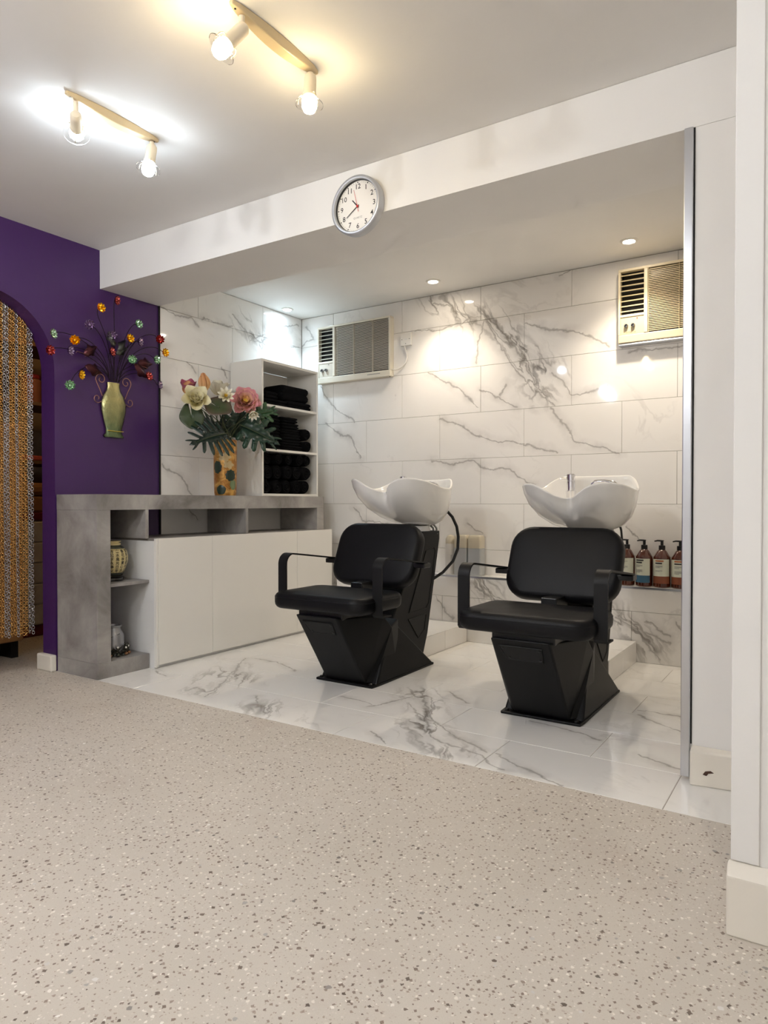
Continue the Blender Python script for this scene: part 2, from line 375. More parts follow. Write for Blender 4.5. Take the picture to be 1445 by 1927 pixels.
chip = MB().loft([[(0.0, -d, 0.0), (0.009, -d, 0.006), (0.006, -d, 0.016), (0.013, -d, 0.030), (0.003, -d, 0.026), (-0.004, -d, 0.012)] for d in (0.0, 0.0015)]).build('paint_chip', mat('chipped_dark_wood', (70, 44, 32), 0.7), bpy.data.objects['baseboard_right'])
chip.location = (3.128, -0.0367, 0.040); chip.rotation_euler = (0, 0.9, 0.137)
# architrave strip on the near wall corner
struct(bx('trim_4', M_WHITE, 3.292, 3.345, -0.806, -0.8005, 0.151, ZC-0.002, bevel=0.002))
# aluminium corner trim on the pier, dark joint beside it
struct(bx('trim_1', M_ALU, XR-0.026, XR+0.002, -0.012, 0.02, 0.012, ZB-0.001, bevel=0.003))
struct(bx('trim_2', M_BLACKGAP, XR+0.0025, XR+0.0065, -0.003, -0.0005, 0.12, ZB-0.002))
# dark painted edge between purple paint and the tiles
struct(bx('trim_3', M_BLACKGAP, 0.0008, 0.010, YB-0.006, YB+0.002, 0.0, ZB-0.001))

# tiles: each one a part of its wall or floor
_tiles = {}
def tile(parent, m, axis, c, w, h, t=0.006):
    """axis: the normal; c is the centre of the visible face"""
    key = (m.name, axis, round(w, 4), round(h, 4), t)
    if key not in _tiles:
        e = 0.0012; a, b = w/2-0.0009, h/2-0.0009
        rings = [[(-a, -b, -t), (a, -b, -t), (a, b, -t), (-a, b, -t)], [(-a, -b, -e), (a, -b, -e), (a, b, -e), (-a, b, -e)],
                 [(-a+e, -b+e, 0), (a-e, -b+e, 0), (a-e, b-e, 0), (-a+e, b-e, 0)]]
        R = {'z': Matrix.Identity(4), '-y': Matrix.Rotation(PI/2, 4, 'X'), 'x': Matrix(((0,0,1,0),(1,0,0,0),(0,1,0,0),(0,0,0,1)))}[axis]
        _tiles[key] = MB().loft(rings, M=R).mesh('tile', m)
    o = bpy.data.objects.new('tile', _tiles[key]); COL.objects.link(o); o.parent = parent
    o.location = Vector(c) - parent.location; return o
def spans(a, b, start, step):
    cuts = [a]; x = start
    while x < b - 0.02:
        if x > a + 0.02: cuts.append(x)
        x += step
    cuts.append(b); return list(zip(cuts[:-1], cuts[1:]))
for i, (z0, z1) in enumerate(zip(ZR[:-1], ZR[1:])):
    st = 0.313 if (i % 2 == 1) else 0.613
    for a, b in spans(0.008, XR, st-0.604, 0.604):
        tile(wb, M_MBACK[i], '-y', ((a+b)/2, YW, (z0+z1)/2), b-a, z1-z0)
    for a, b in spans(YB+0.003, YW-0.001, 0.715 if i % 2 else 1.019-0.604, 0.604):
        tile(wl2, M_MLEFT, 'x', (0.006, (a+b)/2, (z0+z1)/2), b-a, z1-z0, 0.0045)
YR = [Y0, 0.032, 0.334, 0.636, 0.938, 1.240, 1.542, YW]
for i, (a, b) in enumerate(zip(YR[:-1], YR[1:])):
    for c, d in spans(0.0, XR if i else 3.3, (2.752 if i % 2 else 2.45)-0.604*5, 0.604):
        tile(fl2, M_MFLOOR, 'z', ((c+d)/2, (a+b)/2, 0.0), d-c, b-a)

# tiled ledge along the foot of the back wall and the two low plinths behind the basins
LY, LZ = 1.625, 0.424
lg = struct(bx('wall_back_ledge', M_GROUT, 0.44, XR-0.001, LY+0.004, YW-0.0005, 0.0, LZ-0.004))
for z0, z1, st in ((0.0, 0.284, 0.10), (0.284, LZ-0.012, 0.40)):
    for a, b in spans(0.44, XR-0.001, st, 0.604): tile(lg, M_MLEDGE, '-y', ((a+b)/2, LY, (z0+z1)/2), b-a, z1-z0, 0.0039)
for a, b in spans(0.44, XR-0.001, 0.25, 0.604): tile(lg, M_MFLOOR, 'z', ((a+b)/2, (LY+YW)/2, LZ), b-a, YW-LY-0.001, 0.0039)
e = bx('edge_trim', M_ALU, 0.44, XR-0.002, LY-0.004, LY+0.006, LZ-0.012, LZ+0.001, lg, 0.001); e.location -= lg.location
for x0, x1, y0 in ((0.95, 1.49, 1.05), (2.0, 2.545, 1.05)):
    pl = struct(bx('wall_plinth', M_GROUT, x0, x1-0.004, y0, LY-0.005, 0.0, 0.114))
    for a, b in ((y0, 1.325), (1.325, LY-0.005)):
        tile(pl, M_MFLOOR, 'z', ((x0+x1)/2, (a+b)/2, 0.118), x1-x0, b-a, 0.0039)
        tile(pl, M_MLEFT, 'x', (x1, (a+b)/2, 0.057), b-a, 0.114, 0.0039)

# ------------------------------------------------------------------ lamps
M_LAMPCREAM = mat('cream_lamp_plastic', (226, 214, 190), 0.4)
M_LAMPBAR = mat('beige_lamp_bar', (206, 186, 148), 0.4)
M_GLASS = mat('frosted_glass_ring', (250, 250, 250), 0.05, Transmission_Weight=1.0, IOR=1.3)
M_WIRE = mat('lamp_wire', (200, 190, 165), 0.35, 0.6)
def emit(name, col, st):
    m = bpy.data.materials.new(name); m.use_nodes = True; nt = m.node_tree
    nt.nodes.remove(nt.nodes['Principled BSDF'])
    e = N(nt, 'ShaderNodeEmission'); e.inputs[0].default_value = (*col, 1); e.inputs[1].default_value = st
    nt.links.new(e.outputs[0], nt.nodes['Material Output'].inputs[0]); return m
M_BCOOL = emit('cool_bulb', COOL, BULB*0.145); M_BWARM = emit('warm_bulb', WARM, BULB*0.155)
M_BFILL = emit('neutral_fill_bulb', (0.95, 0.97, 1.0), BULB*1.35)  # fill bulbs of the unseen tracks, far stronger than the visible ones
M_BFILLWEAK = emit('soft_fill_bulb', (0.95, 0.97, 1.0), BULB*0.35)
def aim(p, d):
    """matrix at p whose -Z looks along d"""
    return Matrix.Translation(Vector(p)) @ Vector(d).to_track_quat('-Z', 'Y').to_matrix().to_4x4()
def track_light(x, y0, y1, bulb, heads, label):
    yc = (y0+y1)/2; L = y1-y0
    t = thing('track_light', label, 'ceiling light', (x, yc, ZC))
    bar = MB(); rings = []
    for i in range(13):
        k = i/12; y = -L/2 + L*k; w = 0.013 + 0.011*math.sin(PI*min(1, max(0, k))) ; h = 0.012 + 0.020*math.sin(PI*k)
        if i in (0, 12): w *= 0.55
        rings.append([(-w, y, -0.0005), (w, y, -0.0005), (w*0.8, y, -h), (-w*0.8, y, -h)])
    b = bar.loft(rings).build('bar', M_LAMPBAR, t, bevel=0.003)
    for s in (-1, 1):
        MB().lathe([(0.003, -0.0165), (0.003, -0.013)], 8, 0, s*(L/2-0.018)).build('screw', M_BLACK, b)
    for (yy, stem, d) in heads:
        z0 = -0.022
        st = MB().lathe([(0.009, z0), (0.009, z0-stem)], 12, 0, yy).build('stem', M_LAMPCREAM, t, True)
        d = Vector(d).normalized(); piv = Vector((0, yy, z0-stem+0.004))
        off = Vector((0, 0, 0)) if abs(d.z) > 0.9 else Vector((0, 0, 0))
        Mx = aim(piv, d)
        MB().lathe([(0.004, 0.018), (0.013, 0.016), (0.019, 0.008), (0.020, -0.004), (0.020, -0.050), (0.022, -0.053), (0.022, -0.062), (0.017, -0.062)], 20, M=Mx).build('lamp_socket', M_LAMPCREAM, t, True)
        MB().lathe([(0.010, -0.0625), (0.018, -0.070), (0.0245, -0.082), (0.0245, -0.094), (0.018, -0.108), (0.008, -0.114), (0.001, -0.115)], 20, M=Mx).build('bulb', bulb, t, True)
        ring = MB().lathe([(0.029, -0.0865), (0.044, -0.0885), (0.045, -0.0875), (0.044, -0.0855), (0.029, -0.0845), (0.029, -0.0865)], 28, M=Mx, cap0=False, cap1=False).build('glass_ring', M_GLASS, t, True)
        for k in range(3):
            a = 2*PI*k/3 + 0.4
            MB().tube([(0.0215*math.cos(a), 0.0215*math.sin(a), -0.055), (0.032*math.cos(a), 0.032*math.sin(a), -0.060), (0.037*math.cos(a), 0.037*math.sin(a), -0.070), (0.037*math.cos(a), 0.037*math.sin(a), -0.089)], 0.0016, 6, M=Mx).build('prong', M_WIRE, ring, True)
    return t
track_light(1.245, -0.994, -0.606, M_BCOOL, [(-0.155, 0.055, (-0.72, 0.50, -0.16)), (0.165, 0.030, (0.03, -0.22, -1))], 'beige two-lamp ceiling track with cool white bulbs, beside the purple wall')
track_light(2.034, -0.994, -0.606, M_BWARM, [(-0.150, 0.042, (-0.42, -0.50, -0.75)), (0.160, 0.024, (0.02, -0.08, -1))], 'beige two-lamp ceiling track with warm yellow bulbs above the clock')
track_light(1.245, -2.55, -2.16, M_BFILL, [(-0.155, 0.045, (-0.3, -0.4, -0.85)), (0.16, 0.03, (0.05, 0.3, -1))], 'beige two-lamp ceiling track with white fill bulbs, added out of view along the purple wall')  # from here on unseen tracks, inferred from tile reflections; places and power set as fill
track_light(2.25, -3.15, -2.76, M_BFILL, [(-0.155, 0.045, (0.2, 0.4, -0.85)), (0.16, 0.03, (0.15, 0.3, -1))], 'beige two-lamp ceiling track with white fill bulbs, added out of view in the middle of the salon')
track_light(3.75, -3.15, -2.76, M_BFILLWEAK, [(-0.155, 0.045, (0.4, -0.2, -0.85)), (0.16, 0.03, (-0.2, 0.2, -1))], 'beige two-lamp ceiling track with weak white fill bulbs, added out of view by the near white wall')
def downlight(x, y, col, st, label):
    t = thing('downlight', label, 'ceiling light', (x, y, ZC), group='alcove downlights')
    MB().lathe([(0.030, -0.0005), (0.046, -0.0005), (0.046, -0.003), (0.042, -0.006), (0.033, -0.007), (0.030, -0.004)], 28, cap0=False, cap1=False).build('trim_ring', M_LAM, t, True)
    MB().lathe([(0.0295, -0.0015), (0.0295, -0.004), (0.02, -0.0055), (0.001, -0.006)], 24).build('lens', emit('downlight_lens', col, st*0.40), t, True)
    sd = bpy.data.lights.new('downlight_beam', 'SPOT'); sd.energy = st*0.060; sd.color = col; sd.spot_size = math.radians(112); sd.spot_blend = 0.75; sd.shadow_soft_size = 0.025
    so = bpy.data.objects.new('downlight_beam', sd); COL.objects.link(so); so.parent = t; so.location = (0, 0, -0.035)
downlight(0.10, 1.478, (0.66, 0.84, 1.0), DOWN*0.42, 'recessed cool white downlight in the corner over the white shelf unit')
downlight(1.31, 1.494, WARM2, DOWN*0.72, 'recessed warm downlight in the alcove ceiling between the two air conditioners')
downlight(2.53, 1.470, WARM2, DOWN*0.9, 'recessed warm downlight in the alcove ceiling in front of the yellowed air conditioner')

# ------------------------------------------------------------------ concrete-look counter and white cabinet
ct = thing('display_counter', 'grey concrete-look counter with open bays along the left wall', 'counter', (0.18, 0.65, 0))
def cpart(name, m, x0, x1, y0, y1, z0, z1, parent=ct, bevel=0.0015):
    o = bx(name, m, x0, x1, y0, y1, z0, z1, parent, bevel); o.location -= Vector(ct.location); return o
CF = 0.3585
cpart('worktop', M_CONC, 0.012, CF, Y0+0.0, 1.577, 0.860, 0.9405)
cpart('end_panel', M_CONC, 0.012, CF-0.001, Y0+0.0006, -0.194, 0.0805, 0.8598)
cpart('base_block', M_CONC, 0.012, CF, Y0+0.0003, 0.041, 0.0, 0.080)
cpart('end_post', M_CONC, 0.012, CF, 1.500, 1.577, 0.7035, 0.8598)
cpart('divider', M_CONC, 0.012, CF, 0.021, 0.042, 0.7035, 0.8598)
cpart('divider', M_CONC, 0.012, CF, 0.781, 0.804, 0.7035, 0.8598)
cpart('shelf', M_CONC, 0.012, CF-0.002, -0.1938, 0.044, 0.462, 0.479)
cb = thing('base_cabinet', 'long white flat-fronted cabinet under the concrete-look counter', 'cabinet', (0.2, 0.82, 0))
def bpart(name, m, x0, x1, y0, y1, z0, z1, parent=cb, bevel=0.001):
    o = bx(name, m, x0, x1, y0, y1, z0, z1, parent, bevel); o.location -= Vector(cb.location); return o
bpart('body', M_LAMG, 0.012, 0.395, 0.0455, 1.605, 0.0, 0.690)
bpart('top_panel', M_CONC, 0.012, 0.397, 0.0455, 1.605, 0.6902, 0.7030)
bpart('edge_strip', M_LAM, 0.3955, 0.413, 0.0455, 0.059, 0.006, 0.703)
for a, b in ((0.0605, 0.4465), (0.4485, 1.2125), (1.2145, 1.603)):
    bpart('door', M_LAM, 0.3955, 0.415, a, b, 0.018, 0.703)

# white open shelf unit
su = thing('shelf_unit', 'white three-compartment open shelf unit standing on the concrete-look counter', 'shelf unit', (0.155, 1.29, 0.941))
def spart(name, x0, x1, y0, y1, z0, z1, m=M_LAM):
    o = bx(name, m, x0, x1, y0, y1, z0, z1, su, 0.001); o.location -= Vector(su.location)
SY0, SY1, SZ0, SZ1 = 0.993, 1.585, 0.9415, 1.850
spart('side_panel', 0.012, 0.300, SY0, SY0+0.016, SZ0, SZ1)
spart('side_panel', 0.012, 0.300, SY1-0.016, SY1, SZ0, SZ1)
spart('back_panel', 0.012, 0.020, SY0+0.0165, SY1-0.0165, SZ0+0.017, SZ1-0.017)
SHZ = [SZ0, 1.243, 1.540, SZ1-0.016]
for i, z in enumerate(SHZ):
    spart('top_panel' if i == 3 else ('bottom_panel' if i == 0 else 'shelf'), 0.0205, 0.300, SY0+0.0162, SY1-0.0162, z, z+0.016)

# ------------------------------------------------------------------ towels
def towel_mat():
    m = mat('black_terry_cloth', (12, 12, 14), 0.95, spec=0.1); nt = m.node_tree; b = nt.nodes['Principled BSDF']
    p = objc(nt); bump(nt, noise(nt, p, 180, 3), 0.5, 0.004, b); return m
M_TOWEL = towel_mat()
def wobble(me, amp, sc, seed):
    from mathutils import noise as mn
    for v in me.vertices:
        n = mn.noise_vector(v.co*sc + Vector((seed, seed*2.3, 0))); v.co += n*amp
def folded_towel(x0, x1, y0, y1, z, t, label, group, seed, rot=0.0):
    w, d = x1-x0, y1-y0; mb = MB(); n = 14
    # fold: thick rounded slab with a crease groove all round the open side
    rings = []
    prof = [(0.012, 0.0), (0.003, 0.10), (0.0, 0.28), (0.006, 0.44), (0.010, 0.5), (0.006, 0.56), (0.0, 0.72), (0.003, 0.90), (0.012, 1.0)]
    for ins, k in prof:
        rings.append([(x, y, t*k) for x, y in rrect(w-2*ins, d-2*ins, 0.018, 5)])
    for k in (0.6, 0.2): rings.append([(x*k, y*k, t+0.002) for x, y in rrect(w-0.024, d-0.024, 0.018, 5)])
    me = mb.loft(rings).mesh('folded_towel', M_TOWEL, True, 70)
    zmin = 0.0
    wobble(me, 0.004, 14, seed)
    for v in me.vertices: v.co.z = min(t+0.001, max(0.0, v.co.z))
    o = obj('folded_towel', me); o.location = ((x0+x1)/2, (y0+y1)/2, z); o.rotation_euler.z = rot
    return tag(o, label, 'towel', group)
def rolled_towel(xc, y, z, r, L, label, group, seed, rz=0.0):
    mb = MB(); n = 26; rings = []
    def ring(x, k): return [(x, r*k*(1+0.06*math.sin(2*a+seed))*math.cos(a), r+r*k*math.sin(a)*(1+0.05*math.sin(3*a+seed))) for a in [2*PI*j/n for j in range(n)]]
    for x, k in ((-L/2, 0.3), (-L/2, 0.85), (-L/2+0.012, 1.0), (0, 1.03), (L/2-0.012, 1.0), (L/2, 0.86), (L/2-0.006, 0.66), (L/2+0.001, 0.5), (L/2-0.006, 0.3), (L/2+0.002, 0.12)): rings.append(ring(x, k))
    me = mb.loft(rings).mesh('rolled_towel', M_TOWEL, True, 70); wobble(me, 0.004, 16, seed)
    lo = min(v.co.z for v in me.vertices)
    for v in me.vertices: v.co.z -= lo
    o = obj('rolled_towel', me); o.location = (xc, y, z); o.rotation_euler.z = rz
    return tag(o, label, 'towel', group)
ORD = ['lowest', 'second from the bottom', 'third from the bottom', 'fourth from the bottom', 'fifth from the bottom', 'sixth from the bottom', 'topmost']
zt = SHZ[2]+0.0165
folded_towel(0.08, 0.285, 1.02, 1.27, zt, 0.042, 'black folded towel lying flat at the bottom of the top compartment, by the side panel', 'towels in the top compartment', 1)
folded_towel(0.09, 0.275, 1.03, 1.19, zt+0.046, 0.048, 'black folded towel with sloping end lying upon another in the top compartment', 'towels in the top compartment', 2, 0.1)
folded_towel(0.08, 0.282, 1.275, 1.535, zt, 0.052, 'wide black folded towel under the thick bundle in the top compartment', 'towels in the top compartment', 3)
folded_towel(0.09, 0.275, 1.225, 1.515, zt+0.056, 0.100, 'thick black bundled towel heaped on top in the top compartment', 'towels in the top compartment', 4)
zm = SHZ[1]+0.0165
for k in range(6):
    folded_towel(0.07, 0.285-0.004*(k % 3), 1.02, 1.205-0.005*(k % 2), zm+0.0425*k, 0.041, 'black folded towel, %s in the middle-shelf stack against the side panel' % (ORD[k] if k < 5 else 'topmost'), 'towels in the middle compartment', 10+k)
for k in range(6):
    folded_towel(0.07, 0.282-0.004*(k % 2), 1.215, 1.435-0.008*k, zm+0.0390*k, 0.0375, 'black folded towel, %s in the central stack on the middle shelf' % (ORD[k] if k < 5 else 'topmost'), 'towels in the middle compartment', 20+k)
rolled_towel(0.18, 1.492, zm, 0.038, 0.2, 'black rolled towel lying beside the central stack on the middle shelf', 'towels in the middle compartment', 31)
rolled_towel(0.175, 1.490, zm+0.082, 0.042, 0.2, 'black rolled towel resting on another roll on the middle shelf', 'towels in the middle compartment', 32)
zb_ = SHZ[0]+0.0165
RW = ['against the side panel', 'second in its row', 'third in its row', 'fourth in its row', 'at the open end of its row']
for row, (yy, rr) in enumerate((([1.062, 1.165, 1.268, 1.371, 1.468], 0.047), ([1.070, 1.172, 1.276, 1.378, 1.478], 0.047), ([1.070, 1.18, 1.29, 1.40, 1.487], 0.040))):
    for k, y in enumerate(yy):
        rolled_towel(0.172 + 0.008*((k+row) % 2), y, zb_+0.098*row, rr, 0.205, 'black rolled towel %s, %s in the bottom compartment' % (RW[k], ('bottom row', 'middle row', 'top row')[row]), 'rolled towels in the bottom compartment', 40+row*7+k)

# ------------------------------------------------------------------ shampoo chairs
def shampoo_chair(cx, label):
    OY = 0.65
    t = thing('shampoo_chair', label, 'salon chair', (cx, OY, 0), group='black shampoo chairs with white basins')
    def B(mb, name, m, parent=t, **kw):
        mb.shift((0, -OY, 0)); return mb.build(name, m, parent, **kw)
    # front body: faceted pedestal, widening upwards
    A, Bq, T3, b_, a_ = (0.122, 0.125, 0.366), (0.172, 0.45, 0.340), (0.170, 0.53, 0.275), (0.150, 0.40, 0.012), (0.118, 0.362, 0.012)
    C, c_ = (0.150, 0.62, 0.30), (0.150, 0.62, 0.012)
    P = [A, Bq, T3, C, c_, b_, a_]; n = len(P)
    vs_ = P + [(-x, y, z) for x, y, z in P]
    fs_ = [(0, 1, 2, 5, 6), (2, 3, 4, 5), tuple(n+i for i in (6, 5, 2, 1, 0)), tuple(n+i for i in (5, 4, 3, 2)), (0, 6, n+6, n), (0, n, n+1, 1), (1, n+1, n+2, 2), (2, n+2, n+3, 3), (3, n+3, n+4, 4), (4, n+4, n+5, 5), (5, n+5, n+6, 6)]
    body = B(MB().add(vs_, fs_), 'pedestal', M_PLBLACK, bevel=0.008, seg=3)
    # recessed cover on the sloping front, with four screws
    d = Vector((0, a_[1]-A[1], a_[2]-A[2])).normalized(); nrm = Vector((0, d.z, -d.y)); nrm = nrm if nrm.y < 0 else -nrm
    Mf = Matrix.Translation(Vector((0, A[1]-OY, A[2])) + d*0.065 + nrm*0.0005) @ Matrix(((1, 0, 0, 0), (0, -d.y, nrm.y, 0), (0, -d.z, nrm.z, 0), (0, 0, 0, 1)))
    out = [(-0.092, 0.030), (0.085, 0.030), (0.078, -0.040), (-0.060, -0.040), (-0.075, -0.030)]
    cov = MB().prism(out, -0.002, 0.0022, M=Mf).build('front_cover', M_BARBLK, body, bevel=0.002)
    for sx, sy in ((-0.078, 0.02), (0.073, 0.02), (-0.058, -0.03), (0.068, -0.03)):
        MB().lathe([(0.005, 0.002), (0.005, 0.004), (0.003, 0.0055)], 10, sx, sy, M=Mf).build('screw', M_BLACK, body, True)
    rim3 = [Mf @ Vector((x, y, 0.001)) for x, y in out] ; rim3.append(rim3[0])
    MB().tube([tuple(a) for a in rim3], 0.0028, 6).build('cover_rim', M_PLBLACK, cov, True)
    # floor flange
    fl = MB().prism([(-0.172, 0.345), (0.172, 0.345), (0.176, 0.40), (0.172, 0.96), (-0.172, 0.96), (-0.176, 0.40)], 0.0, 0.012)
    fl = B(fl, 'floor_flange', M_PLBLACK, bevel=0.004)
    for sx in (-0.150, 0.150):
        B(MB().lathe([(0.010, 0.011), (0.010, 0.018), (0.006, 0.021)], 6, sx, 0.364), 'bolt', M_BLACK, fl)
    # flared side skirts, A-shaped
    for s in (-1, 1):
        f = MB().add([(s*0.172, 0.385, 0.008), (s*0.172, 0.958, 0.008), (s*0.100, 0.958, 0.008), (s*0.100, 0.385, 0.008),
                      (s*0.146, 0.545, 0.272), (s*0.142, 0.615, 0.272), (s*0.100, 0.615, 0.272), (s*0.100, 0.545, 0.272)],
                     [(0, 3, 2, 1), (4, 5, 6, 7), (0, 1, 5, 4), (1, 2, 6, 5), (2, 3, 7, 6), (3, 0, 4, 7)])
        B(f, 'side_skirt', M_PLBLACK, bevel=0.010, seg=3)
    # leaning column
    h = 0.105
    col = MB().add([(s*h, y, z) for s in (-1, 1) for y, z in ((0.55, 0.012), (0.945, 0.012), (1.010, 0.16), (1.150, 0.690), (1.150, 0.735), (0.955, 0.735), (0.615, 0.26))],
                   [tuple(range(6, -1, -1)), tuple(range(7, 14))] + [(i, (i+1) % 7, 7+(i+1) % 7, 7+i) for i in range(7)])
    col = B(col, 'column', M_PLBLACK, bevel=0.006, seg=3)
    for s in (-1, 1):
        for pan in ([(0.985, 0.625), (1.075, 0.640), (1.092, 0.620), (1.015, 0.330), (0.985, 0.305), (0.800, 0.300)], [(0.795, 0.265), (0.985, 0.270), (0.965, 0.185), (0.900, 0.150)]):
            rr = [[(s*x, y, z) for y, z in pan] for x in (h-0.001, h+0.0018)]
            ap = B(MB().loft(rr), 'access_panel', M_BARBLK, col, bevel=0.0015)
            B(MB().tube([(s*(h+0.0015), y, z) for y, z in pan+[pan[0]]], 0.0026, 6), 'panel_rim', M_PLBLACK, ap, smooth=True)
    # seat, bracket, backrest
    B(MB().box(-0.13, 0.13, 0.16, 0.44, 0.352, 0.388), 'seat_mount', M_BLACK, bevel=0.004)
    sm = MB(); pillow(sm, 0.550, 0.395, 0.080, 0.075, 0.030, 0.008, M=Matrix.Translation((0, 0.3025, 0.385)))
    B(sm, 'seat', M_LEATHER, smooth=True, angle=80)
    seam = MB().tube([(x, y+0.3025, 0.4415) for x, y in rrect(0.5475, 0.3925, 0.0738, 7)] + [(0.27375, 0.42, 0.4415)], 0.0022, 6)
    B(seam, 'piping', M_LEATHER, t.children[-1], smooth=True)
    B(MB().box(-0.035, 0.035, 0.455, 0.60, 0.425, 0.492), 'back_bracket', M_BLACK, bevel=0.004)
    tilt = math.radians(-23.5)
    Mb = Matrix.Translation((0, 0.692, 0.604)) @ Matrix.Rotation(tilt, 4, 'X') @ Matrix.Rotation(PI/2, 4, 'X')
    bm_ = MB(); pillow(bm_, 0.515, 0.345, 0.080, 0.100, 0.028, 0.006, M=Mb)
    bk = B(bm_, 'backrest', M_LEATHER, smooth=True, angle=80)
    sh = MB(); pillow(sh, 0.470, 0.300, 0.022, 0.08, 0.008, 0, M=Matrix.Translation((0, 0.018, -0.006)) @ Mb)
    B(sh, 'back_shell', M_BLACK, smooth=True)
    # armrests: one flat bar each
    for s in (-1, 1):
        path = [(0.300, 0.372), (0.232, 0.372), (0.222, 0.382), (0.222, 0.590)]
        for i in range(1, 8):
            a = PI - PI/2*1.08*i/7; path.append((0.272+0.050*math.cos(a), 0.590+0.050*math.sin(a)))
        path += [(0.45, 0.618), (0.640, 0.594)]
        rings = []; th = 0.0035
        for i, (y, z) in enumerate(path):
            p0 = Vector(path[max(i-1, 0)]); p1 = Vector(path[min(i+1, len(path)-1)]); tt = (p1-p0).normalized(); nn = Vector((-tt.y, tt.x))
            w0, w1 = 0.2585, 0.3115
            rings.append([(s*w0, y+nn.x*th, z+nn.y*th), (s*w1, y+nn.x*th, z+nn.y*th), (s*w1, y-nn.x*th, z-nn.y*th), (s*w0, y-nn.x*th, z-nn.y*th)])
        B(MB().loft(rings), 'armrest', M_BARBLK, smooth=True, angle=40)
        arm = t.children[-1]
        B(MB().box(min(s*0.235, s*0.312), max(s*0.235, s*0.312), 0.605, 0.672, 0.568, 0.592), 'bracket', M_BLACK, arm, bevel=0.004)
    # basin
    n = 72; cyB = 0.89
    def ring(sc, tz, zb, yshift, dz=0.0, notch=1.0):
        o = []
        for j in range(n):
            a = 2*PI*j/n; ca, sa = math.cos(a), math.sin(a)
            r = (abs(ca)**2.25 + abs(sa)**2.25)**(-1/2.25)
            da = abs((a - 1.5*PI + PI) % (2*PI) - PI)
            g = math.exp(-(da/0.30)**2); g2 = math.exp(-(da/0.42)**3)
            bk_ = min(1.0, max(0.0, (da-1.9)/0.6)); bk_ = bk_*bk_*(3-2*bk_)
            zr = 0.978 + 0.056*bk_ + 0.008*math.exp(-((da-0.8)/0.3)**2) - 0.060*g2 - 0.022*math.exp(-((da-1.65)/0.38)**2)
            k = sc*(1 - 0.42*g*notch)*(1 - 0.10*math.exp(-(da/0.85)**4))
            o.append((0.257*r*ca*k, cyB + 0.325*r*sa*k + yshift, zr + (zb-zr)*tz + dz))
        return o
    rings = []
    for sc, tz, nt_ in ((0.30, 1.0, 0), (0.45, 0.955, 0.0), (0.63, 0.85, 0.15), (0.81, 0.65, 0.4), (0.925, 0.40, 0.7), (0.978, 0.17, 0.95), (0.994, 0.04, 1)):
        rings.append(ring(sc, tz, 0.757, 0.165*tz**1.8, notch=nt_))
    rings += [ring(1.0, 0, 0, 0, -0.005), ring(0.992, 0, 0, 0, 0.001), ring(0.972, 0, 0, 0, 0.001), ring(0.955, 0, 0, 0, -0.006)]
    for sc, tz, nt_ in ((0.93, 0.10, 1), (0.86, 0.34, 0.9), (0.74, 0.62, 0.6), (0.55, 0.85, 0.3), (0.32, 0.97, 0), (0.08, 1.0, 0)):
        rings.append(ring(sc, tz, 0.80, 0.05*tz, notch=nt_))
    bs = B(MB().loft(rings), 'basin', M_CER, smooth=True, angle=80)
    B(MB().lathe([(0.080, 0.700), (0.084, 0.735), (0.078, 0.765)], 28, 0, 1.055), 'basin_neck', M_CER, smooth=True)
    # tap and hand spray on the rear deck of the basin
    B(MB().lathe([(0.024, 0.905), (0.024, 0.950), (0.027, 0.950), (0.027, 0.957), (0.0215, 0.959), (0.0215, 1.005), (0.0195, 1.0065), (0.0195, 1.010), (0.0215, 1.011), (0.0215, 1.040), (0.019, 1.043)], 24, -0.105, 1.075), 'tap', M_CHROME, bs, smooth=True)
    B(MB().tube([(-0.118, 1.075, 1.022), (-0.150, 1.070, 1.022), (-0.158, 1.068, 1.018)], [0.006, 0.006, 0.004], 10), 'tap_lever', M_CHROME, bs, smooth=True)
    B(MB().tube([(-0.005, 1.10, 0.965), (-0.002, 1.10, 0.990), (0.012, 1.10, 1.000), (0.06, 1.10, 1.003), (0.105, 1.09, 0.994), (0.125, 1.085, 0.978), (0.130, 1.08, 0.94)], [0.013, 0.013, 0.013, 0.012, 0.012, 0.012, 0.011], 12), 'hand_spray', M_CHROME, bs, smooth=True)
    B(MB().tube([(0.160, 1.115, 0.860), (0.190, 1.145, 0.815), (0.208, 1.165, 0.760), (0.213, 1.175, 0.700), (0.208, 1.178, 0.630), (0.185, 1.165, 0.560), (0.140, 1.125, 0.495), (0.085, 1.085, 0.45)], 0.0085, 10), 'water_hose', M_RUBBER, smooth=True)
    for k in range(2):
        B(MB().tube([(0.03+0.03*k, 1.10, 0.775), (0.055+0.03*k, 1.115, 0.770), (0.075+0.022*k, 1.125, 0.750), (0.08+0.02*k, 1.125, 0.715)], 0.006, 8), 'supply_hose', M_BRAID, smooth=True)
    return t
ch1 = shampoo_chair(1.440, 'black shampoo chair with white basin, in front of the white cabinet doors')
ch2 = copy_tree(ch1); ch2.location = (2.455, 0.632, 0)
ch2['label'] = 'black shampoo chair with white basin, next to the amber pump bottles and pier'
for c in ch2.children:
    if c.name.startswith('water_hose'): c.scale = (0.60, 0.98, 1.0)
for c in ch1.children:
    if c.name.startswith('basin') and 'neck' not in c.name: c.matrix_local = Matrix.Translation((0, 0.33, 0.866)) @ Matrix.Rotation(math.radians(-4.5), 4, 'X') @ Matrix.Translation((0, -0.33, -0.85))

